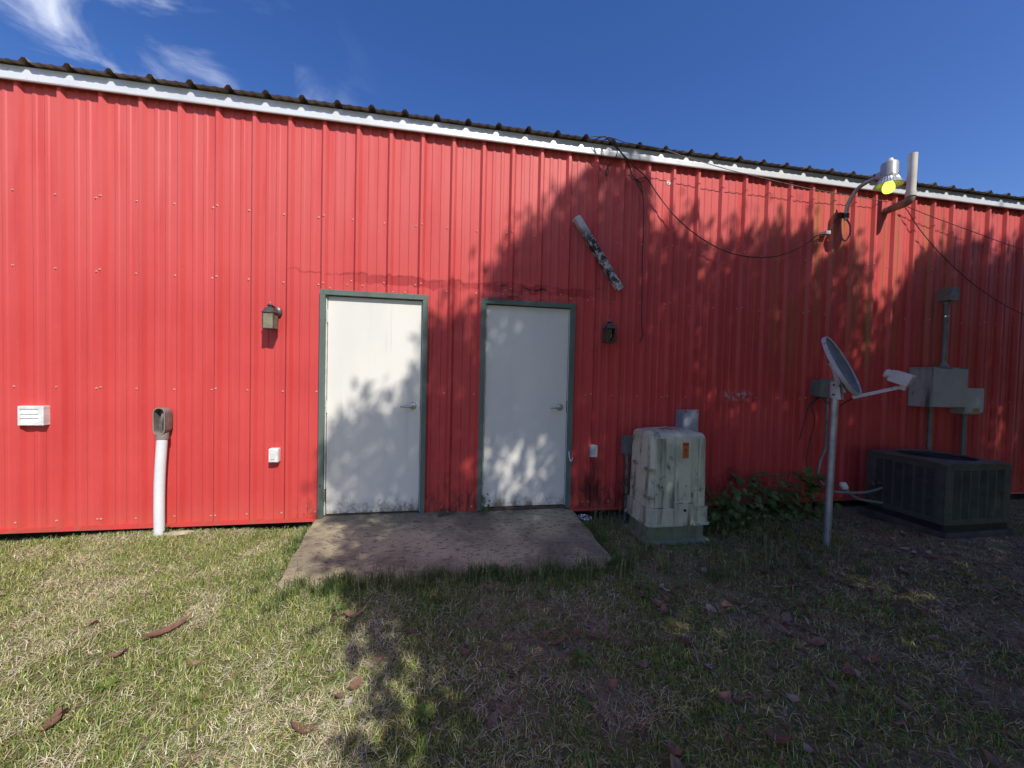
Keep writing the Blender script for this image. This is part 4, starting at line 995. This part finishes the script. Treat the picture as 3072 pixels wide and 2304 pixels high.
# ------------------------------------------------------------------ grass
def blades(name, mat, x, y, z, L, W, az, lean, col, curl=.5):
    """triangle blades: two-step bent strips; arrays per blade"""
    n = len(x); ca, sa = np.cos(az), np.sin(az)
    V = np.zeros((n, 5, 3), np.float32); C = np.zeros((n, 5, 4), np.float32)
    side = np.stack([-sa, ca], 1) * (W * .5)[:, None]
    l1 = lean; l2 = np.clip(lean + curl, 0, 1.62)
    p1 = np.stack([x + ca * np.sin(l1) * L * .5, y + sa * np.sin(l1) * L * .5, z + np.cos(l1) * L * .5], 1)
    p2 = np.stack([p1[:, 0] + ca * np.sin(l2) * L * .5, p1[:, 1] + sa * np.sin(l2) * L * .5, p1[:, 2] + np.cos(l2) * L * .5], 1)
    V[:, 0, :2] = np.stack([x, y], 1) - side; V[:, 1, :2] = np.stack([x, y], 1) + side; V[:, 0, 2] = z - .006; V[:, 1, 2] = z - .006
    V[:, 2, :2] = p1[:, :2] - side * .8; V[:, 3, :2] = p1[:, :2] + side * .8; V[:, 2, 2] = p1[:, 2]; V[:, 3, 2] = p1[:, 2]
    V[:, 4] = p2
    C[:, :, :3] = col[:, None, :]; C[:, :, 3] = 1
    base = (np.arange(n) * 5)[:, None]
    T = np.concatenate([base + np.array([[0, 1, 3]]), base + np.array([[0, 3, 2]]), base + np.array([[2, 3, 4]])], 1).reshape(-1)
    me = bpy.data.meshes.new(name); me.vertices.add(n * 5); me.vertices.foreach_set('co', V.ravel())
    me.loops.add(len(T)); me.loops.foreach_set('vertex_index', T.astype(np.int32))
    me.polygons.add(len(T) // 3); me.polygons.foreach_set('loop_start', np.arange(0, len(T), 3, dtype=np.int32))
    me.update(calc_edges=True)
    a = me.color_attributes.new('col', 'FLOAT_COLOR', 'POINT'); a.data.foreach_set('color', C.ravel())
    me.materials.append(MAT[mat]); o = bpy.data.objects.new(name, me); COL.objects.link(o); return o
def free(x, y, m=0.):
    ok = y < -.035
    ok &= ~((x > 2.40 + .1 * np.clip(-y / 1.2, 0, 1) - m) & (x < 5.01 + m) & (y > -1.2 - m))
    ok &= ~((x > 8.40) & (x < 9.42) & (y > -1.15)); ok &= ~((x > 5.47) & (x < 6.14) & (y > -.79) & (y < -.31))
    return ok
GA = (-1.8, 12.5, -4.3, -.03)
def cand(n): return rng.uniform(GA[0], GA[1], n), rng.uniform(GA[2], GA[3], n)
def inview(x, y):      # keep a generous wedge around what the camera can see, plus a step to each side
    dx, dy = x - CAM.x, y - CAM.y
    return (dy > .55) & (np.abs(dx - dy * .18) < dy * 1.75 + .8)
def palette(cols, wts, n, jit=.18):
    c = np.array(cols)[rng.choice(len(cols), n, p=np.array(wts) / sum(wts))]
    return np.clip(c * (1 + rng.normal(0, jit, (n, 1))) * (1 + rng.normal(0, .06, (n, 3))), .01, .9)
# green lawn
x, y = cand(900000); d = lawn(x, y); cl = vnoise(x + 3, y + 1, 11.) * .6 + vnoise(x, y + 8, 28.) * .4
k = (rng.random(len(x)) < (.10 + .9 * d ** 1.4) * (.25 + 1.2 * cl)) & free(x, y) & inview(x, y); k &= rng.random(len(x)) < .9
k &= rng.random(len(x)) < np.where(x > 5, .75, 1)
x, y, d = x[k], y[k], d[k]; n = len(x)
c = palette([(.17, .25, .05), (.27, .35, .075), (.44, .46, .14), (.62, .58, .28)], [4, 4, 3, 1.6], n)
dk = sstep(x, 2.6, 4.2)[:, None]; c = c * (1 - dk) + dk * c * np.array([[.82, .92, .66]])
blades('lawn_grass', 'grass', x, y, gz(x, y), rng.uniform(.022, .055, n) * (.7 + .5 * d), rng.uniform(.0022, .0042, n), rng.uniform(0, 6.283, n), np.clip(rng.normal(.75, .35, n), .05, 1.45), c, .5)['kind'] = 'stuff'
NG1 = n
# straw thatch
x, y = cand(520000); d = lawn(x, y); pt = vnoise(x + 7, y + 3, 3.4) * .6 + vnoise(x + 1, y + 2, 9.) * .4
k = (rng.random(len(x)) < np.where(x < 3.4, .20 + 1.1 * sstep(pt, .42, .72), .10 + .55 * sstep(pt, .5, .8))) & free(x, y) & inview(x, y)
x, y = x[k], y[k]; n = len(x)
c = palette([(.62, .55, .36), (.50, .42, .26), (.36, .26, .18), (.70, .65, .48)], [4, 3, 1.6, 2], n)
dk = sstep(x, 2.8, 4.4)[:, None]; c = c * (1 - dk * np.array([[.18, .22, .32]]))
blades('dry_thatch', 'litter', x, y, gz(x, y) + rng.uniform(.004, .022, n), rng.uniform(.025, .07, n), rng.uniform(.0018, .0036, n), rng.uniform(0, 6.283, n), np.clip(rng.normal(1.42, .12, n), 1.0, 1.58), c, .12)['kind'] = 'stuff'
NG2 = n
for nm, lab in (('lawn_grass', 'short green lawn grass thinning out into the shade'), ('dry_thatch', 'pale dry straw thatch lying in the lawn')):
    tag(bpy.data.objects[nm], lab, 'grass')
# taller tufts creeping over the pad's front edge and along its sides
xs_, ys_ = [], []
for i in range(260):
    u = rng.random(); 
    if u < .62: bx_, by_ = rng.uniform(2.55, 5.1), -1.2 - abs(rng.normal(0, .10)) + .05
    elif u < .72: bx_, by_ = rng.uniform(5.03, 5.12), rng.uniform(-1.2, -.15)
    elif u < .80: bx_, by_ = 2.42 - abs(rng.normal(0, .05)), rng.uniform(-1.2, -.05)
    else: bx_, by_ = rng.uniform(5.15, 7.1), rng.uniform(-1.55, -.85)
    m_ = rng.integers(12, 34); xs_.append(bx_ + rng.normal(0, .028, m_)); ys_.append(by_ + rng.normal(0, .024, m_))
x = np.concatenate(xs_); y = np.concatenate(ys_); k = y < -.04; x, y = x[k], y[k]; n = len(x)
c = palette([(.085, .15, .035), (.12, .19, .05), (.17, .22, .07), (.30, .28, .13)], [4, 4, 2, .6], n)
zt = gz(x, y); zt = np.where((x > 2.5) & (x < 5.0) & (y > -1.19), -.03, zt)
blades('tall_grass', 'grass', x, y, zt, rng.uniform(.05, .13, n), rng.uniform(.003, .0055, n), rng.uniform(0, 6.283, n), np.clip(rng.normal(.38, .25, n), 0, 1.1), c, .6)['kind'] = 'stuff'
tag(bpy.data.objects['tall_grass'], 'taller green grass tufts along the edges of the concrete pad', 'grass')
# thin seed stalks
xs_, ys_, hs_ = [], [], []
for i in range(330):
    u = rng.random()
    if u < .35: bx_, by_ = rng.uniform(2.6, 5.2), rng.uniform(-1.5, -1.15)
    elif u < .85: bx_, by_ = rng.uniform(5.1, 7.3), rng.uniform(-1.6, -.65)
    else: bx_, by_ = rng.uniform(5.1, 5.5), rng.uniform(-.9, -.1)
    xs_.append(bx_); ys_.append(by_); hs_.append(rng.uniform(.10, .30))
x = np.array(xs_); y = np.array(ys_); h = np.array(hs_); k = free(x, y, .0); x, y, h = x[k], y[k], h[k]
st = MB(); cols = []
for a_, b_, hh in zip(x, y, h):
    z0 = float(gz(a_, b_)); lx, ly = rng.normal(0, .10, 2) * hh; c = (.22, .22, .10) if rng.random() < .7 else (.36, .31, .18)
    P = [(a_, b_, z0), (a_ + lx * .3, b_ + ly * .3, z0 + hh * .5), (a_ + lx, b_ + ly, z0 + hh)]
    nb = len(st.v); st.tube(P, [.0016, .0013, .001], 3, False)
    for q_ in range(int(rng.integers(3, 9))):
        t = .55 + .45 * q_ / 8; px_ = a_ + lx * t; py_ = b_ + ly * t; pz = z0 + hh * t; a2 = rng.uniform(0, 6.28); r_ = rng.uniform(.005, .012)
        b = len(st.v); st.v += [(px_, py_, pz), (px_ + r_ * math.cos(a2), py_ + r_ * math.sin(a2), pz + .006), (px_ + .3 * r_ * math.cos(a2), py_ + .3 * r_ * math.sin(a2), pz + .014)]; st.f.append((b, b + 1, b + 2))
    cols += [(*c, 1)] * (len(st.v) - nb)
o = st.build('seed_stalks', 'grass'); a = o.data.color_attributes.new('col', 'FLOAT_COLOR', 'POINT'); a.data.foreach_set('color', np.array(cols, np.float32).ravel())
tag(o, 'thin upright seed stalks among the weeds by the pad and dish', 'grass', kind='stuff')
# crumbled leaf litter on the dirt to the right
n = 9000; x = rng.uniform(3.6, 10.5, n); y = rng.uniform(-3.6, -.5, n); k = free(x, y) & inview(x, y) & (rng.random(n) < .25 + .75 * sstep(x, 4, 7)); x, y = x[k], y[k]; n = len(x)
c = palette([(.17, .10, .065), (.11, .075, .055), (.27, .19, .14), (.20, .09, .05)], [3, 3, 2, 2], n)
blades('leaf_litter', 'litter', x, y, gz(x, y) + rng.uniform(.006, .016, n), rng.uniform(.025, .055, n), rng.uniform(.010, .022, n), rng.uniform(0, 6.283, n), np.clip(rng.normal(1.42, .15, n), 1., 1.6), c, .15)['kind'] = 'stuff'
tag(bpy.data.objects['leaf_litter'], 'crumbled brown leaf litter on the bare ground at right', 'leaves')

# ------------------------------------------------------------------ trees behind the camera (they cast the shade)
SH_W = [(2.465, .708), (2.582, .965), (2.709, 1.087), (2.853, 1.134), (2.969, 1.196), (3.087, 1.213), (3.174, 1.338), (3.055, 1.336), (2.923, 1.357), (2.937, 1.403), (3.068, 1.444), (3.052, 1.536), (3.171, 1.524), (3.247, 1.464), (3.324, 1.388), (3.399, 1.452), (3.394, 1.717), (3.228, 1.726), (3.242, 1.789), (3.391, 1.856), (3.451, 1.952), (3.602, 2.069), (3.756, 2.132), (3.884, 2.067), (3.951, 1.911), (3.979, 2.104), (4.023, 2.265), (4.019, 2.423), (4.13, 2.777), (4.21, 2.831), (4.353, 2.987), (4.516, 3.081), (4.665, 3.16), (4.694, 3.34), (4.542, 3.357), (4.508, 3.401), (4.759, 3.412), (4.824, 3.532), (4.924, 3.624), (5.095, 3.692), (5.233, 3.85), (5.553, 3.85), (5.63, 3.703), (5.745, 3.548), (5.843, 3.389), (5.869, 3.188), (5.984, 3.112), (6.074, 3.223), (6.107, 3.346), (6.206, 3.252), (6.287, 3.229), (6.352, 3.061), (6.493, 2.933), (6.629, 2.979), (6.763, 3.096), (6.878, 3.229), (7.058, 3.298), (7.088, 3.087), (7.152, 3.039), (7.212, 3.079), (7.267, 3.228), (7.43, 3.332), (7.56, 3.253), (7.633, 3.077), (7.775, 3.235), (7.92, 3.376), (8.021, 3.108), (8.034, 2.868), (8.158, 3.026), (8.312, 3.076), (8.582, 3.134), (8.658, 3.008), (8.823, 2.963), (8.785, 2.808), (8.669, 2.8), (8.75, 2.595), (8.832, 2.389), (8.969, 2.454), (9.156, 2.503), (9.263, 2.723), (9.495, 2.914), (9.633, 3.061), (9.827, 3.154), (9.918, 3.3), (10.089, 3.394), (10.192, 3.382), (10.228, 3.225), (10.481, 3.326), (10.748, 3.286), (10.809, 3.189), (11.017, 3.287), (11.31, 3.476), (12.2, 3.9), (13.5, 4.1), (15.0, 3.7), (16.0, 2.2), (16.2, 0), (15.8, -3), (14.5, -4.2), (11, -4.3), (7, -4.1), (4, -4.2), (2.6, -4.2)]
SH_G = [(2.471, .319), (2.431, .047), (2.541, -.176), (2.532, -.63), (2.352, -.753), (2.189, -1.032), (2.463, -1.261), (2.327, -1.473), (2.353, -1.757), (2.301, -2.022), (2.195, -2.122), (2.246, -2.238), (2.169, -2.353), (2.204, -2.526), (2.0, -2.7), (1.6, -3.0), (1.7, -3.6)]
POLY = np.array(SH_W + SH_G[::-1])
def inpoly(px, py):
    r = np.zeros(len(px), bool); j = len(POLY) - 1
    for i in range(len(POLY)):
        xi, yi = POLY[i]; xj, yj = POLY[j]
        c = ((yi > py) != (yj > py)) & (px < (xj - xi) * (py - yi) / (yj - yi + 1e-12) + xi); r ^= c; j = i
    return r
def edge_dist(px, py):
    d = np.full(len(px), 9.)
    for i in range(len(POLY)):
        a = POLY[i - 1]; b = POLY[i]; ab = b - a; t = np.clip(((px - a[0]) * ab[0] + (py - a[1]) * ab[1]) / (ab @ ab + 1e-9), 0, 1)
        d = np.minimum(d, np.hypot(px - a[0] - t * ab[0], py - a[1] - t * ab[1]))
    return d
def leaves_at(name, P, size, parent, cols, wts):
    n = len(P); d = rng.normal(0, 1, (n, 3)); d /= np.linalg.norm(d, axis=1)[:, None]
    q = rng.normal(0, 1, (n, 3)); s_ = np.cross(d, q); s_ /= np.linalg.norm(s_, axis=1)[:, None]
    L = size * rng.uniform(.7, 1.25, n)[:, None]; Wd = L * .42; nn_ = np.cross(d, s_)
    V = np.stack([P, P + d * L * .5 + s_ * Wd * .5 + nn_ * L * .08, P + d * L, P + d * L * .5 - s_ * Wd * .5 + nn_ * L * .08], 1).astype(np.float32)
    V -= np.array(parent.location, dtype=np.float32)
    b = (np.arange(n) * 4)[:, None]; T = np.concatenate([b + np.array([[0, 1, 2]]), b + np.array([[0, 2, 3]])], 1).reshape(-1).astype(np.int32)
    me = bpy.data.meshes.new(name); me.vertices.add(n * 4); me.vertices.foreach_set('co', V.ravel()); me.loops.add(len(T)); me.loops.foreach_set('vertex_index', T)
    me.polygons.add(len(T) // 3); me.polygons.foreach_set('loop_start', np.arange(0, len(T), 3, dtype=np.int32)); me.update(calc_edges=True)
    C = np.ones((n, 4, 4), np.float32); C[:, :, :3] = palette(cols, wts, n)[:, None, :]
    a = me.color_attributes.new('col', 'FLOAT_COLOR', 'POINT'); a.data.foreach_set('color', C.ravel())
    me.materials.append(MAT['crown']); o = bpy.data.objects.new('crown', me); COL.objects.link(o); o.parent = parent; return o
TD = 5.9
s = rng.uniform(1.4, 16.4, 26000); vv_ = rng.uniform(-6.4, 4.3, 26000)
ins = inpoly(s, vv_); ed = edge_dist(s, vv_)
hole = vnoise(s + 1.3, vv_ + 20.7, 2.6) * .6 + vnoise(s + 4.1, vv_ + 9.2, 6.0) * .4
# thinner foliage at the lower left fringe, where the photo shows dapples
thin = np.maximum(sstep(np.hypot((s - 4.5) / .8, (vv_ - .45) / .45), 1.3, .4), sstep(s, 3.3, 2.3) * sstep(vv_, .9, .2) * .8)
for cx_, cy_, rr_, am in ((6.8, 1.05, .55, .75), (8.7, 1.95, .5, .75), (7.6, 1.4, .4, .6), (11.0, .9, .45, .6), (6.2, -2.0, .7, .5), (8.4, -2.2, .7, .5), (4.0, -2.4, .6, .5)):
    thin = np.maximum(thin, am * sstep(np.hypot(s - cx_, vv_ - cy_) / rr_, 1., .4))
keep = ins & (ed > .07) & (hole > .20 + .40 * thin) & (rng.random(len(s)) < (.58 + .26 * sstep(ed, .1, .5) + .18 * sstep(s, 8.5, 9.6)) * (1 - .5 * thin))
s, vv_, ed = s[keep], vv_[keep], ed[keep]
trees = [('magnolia_tree', 'broad dense magnolia behind the camera that shades the doors', 5.9, 9.0), ('oak_tree', 'large oak behind the camera that shades the right end of the wall', 12.0, 99.)]
which = np.where(s + .15 * np.sin(vv_ * 3) < 8.85, 0, 1)
for ti, (nm, lab, sc_, _) in enumerate(trees):
    m_ = which == ti; ss, vt = s[m_], vv_[m_]; e_ = ed[m_]
    t = TD + 1.25 * np.clip(e_ / 1.2, .12, 1) * rng.uniform(-1, 1, len(ss))
    Cn = np.stack([ss + SX * t, -t, vt + SZ * t], 1)
    m2 = Cn[:, 2] > 1.3; Cn, e_ = Cn[m2], e_[m2]
    bx_, by_ = sc_ + SX * TD, -TD
    root = thing(nm, lab, 'tree', (bx_, by_, -.06))
    tr = MB(); tr.tube(spline([(bx_, by_, -.3), (bx_ + .1, by_ - .1, 1.6), (bx_ - .1, by_ + .1, 4), (bx_ + .05, by_, 6), (bx_, by_, 8)], 5), [.24 - .0105 * i for i in range(21)], 12)
    for q_ in range(34):
        c_ = Cn[rng.integers(len(Cn))]; z0 = min(max(1.4, c_[2] - rng.uniform(.6, 1.8) - .25 * abs(c_[0] - bx_)), 7.4)
        tr.tube(spline([(bx_, by_, z0), ((bx_ * .6 + c_[0] * .4), by_ * .6 + c_[1] * .4, z0 + (c_[2] - z0) * .55), tuple(c_)], 5), [.06 - .005 * i for i in range(11)], 6)
    if ti == 0:
        tr.tube([(sv[0] + SX * t_, -t_, sv[1] + SZ * t_) for sv, t_ in (((4.96, 2.6), 5.2), ((4.42, .45), 5.0))], [.05, .035], 8)
    tr.build('trunk', 'bark', root, True)
    per = 15; off = rng.normal(0, 1, (len(Cn), per, 3)) * np.array([.12, .2, .12]) 
    off *= np.clip(e_ / .25, .45, 1)[:, None, None]
    leaves_at('crown', (Cn[:, None, :] + off).reshape(-1, 3), .13, root, [(.085, .115, .03), (.10, .13, .04), (.13, .14, .05)], [3, 3, 1])
# added shrubs, unseen behind the camera, blocking low sky light from the right
for i, (bx_, by_, rx, h_) in enumerate(((12.8, -8.2, 2.0, 4.2), (15.6, -6.5, 2.0, 4.6), (14.9, -3.1, 1.6, 4.6), (9.0, -10.0, 1.8, 3.2), (14.0, -10.5, 2.4, 5.0))):
    root = thing('understorey_shrub', ['tall evergreen shrub at the edge of the wood, nearest the air conditioner', 'tall evergreen shrub at the edge of the wood, second from the building', 'tall evergreen shrub close to the right end of the building', 'lower evergreen shrub directly behind the camera', 'tallest evergreen shrub, beneath the oak'][i], 'shrub', (bx_, by_, -.06), "shrubs at the wood's edge")
    st_ = MB()
    for q_ in range(6):
        a = q_ * 1.05; st_.tube(spline([(bx_ + .1 * math.cos(a), by_ + .1 * math.sin(a), -.2), (bx_ + .4 * rx * math.cos(a), by_ + .4 * rx * math.sin(a), h_ * .4), (bx_ + .6 * rx * math.cos(a + .4), by_ + .6 * rx * math.sin(a + .4), h_ * .8)], 4), [.05 - .004 * k_ for k_ in range(9)], 6)
    st_.build('stems', 'bark', root, True)
    n = 700; u = rng.normal(0, 1, (n, 3)); u /= np.linalg.norm(u, axis=1)[:, None]; r_ = rng.uniform(.55, 1.0, n)[:, None]
    Cn = np.array([bx_, by_, h_ * .52]) + u * r_ * np.array([rx, rx, h_ * .5]); Cn[:, 2] = np.maximum(Cn[:, 2], .1)
    leaves_at('crown', (Cn[:, None, :] + rng.normal(0, .2, (n, 14, 3))).reshape(-1, 3), .14, root, [(.04, .075, .02), (.06, .10, .03)], [1, 1])
print('blades', NG1, NG2)
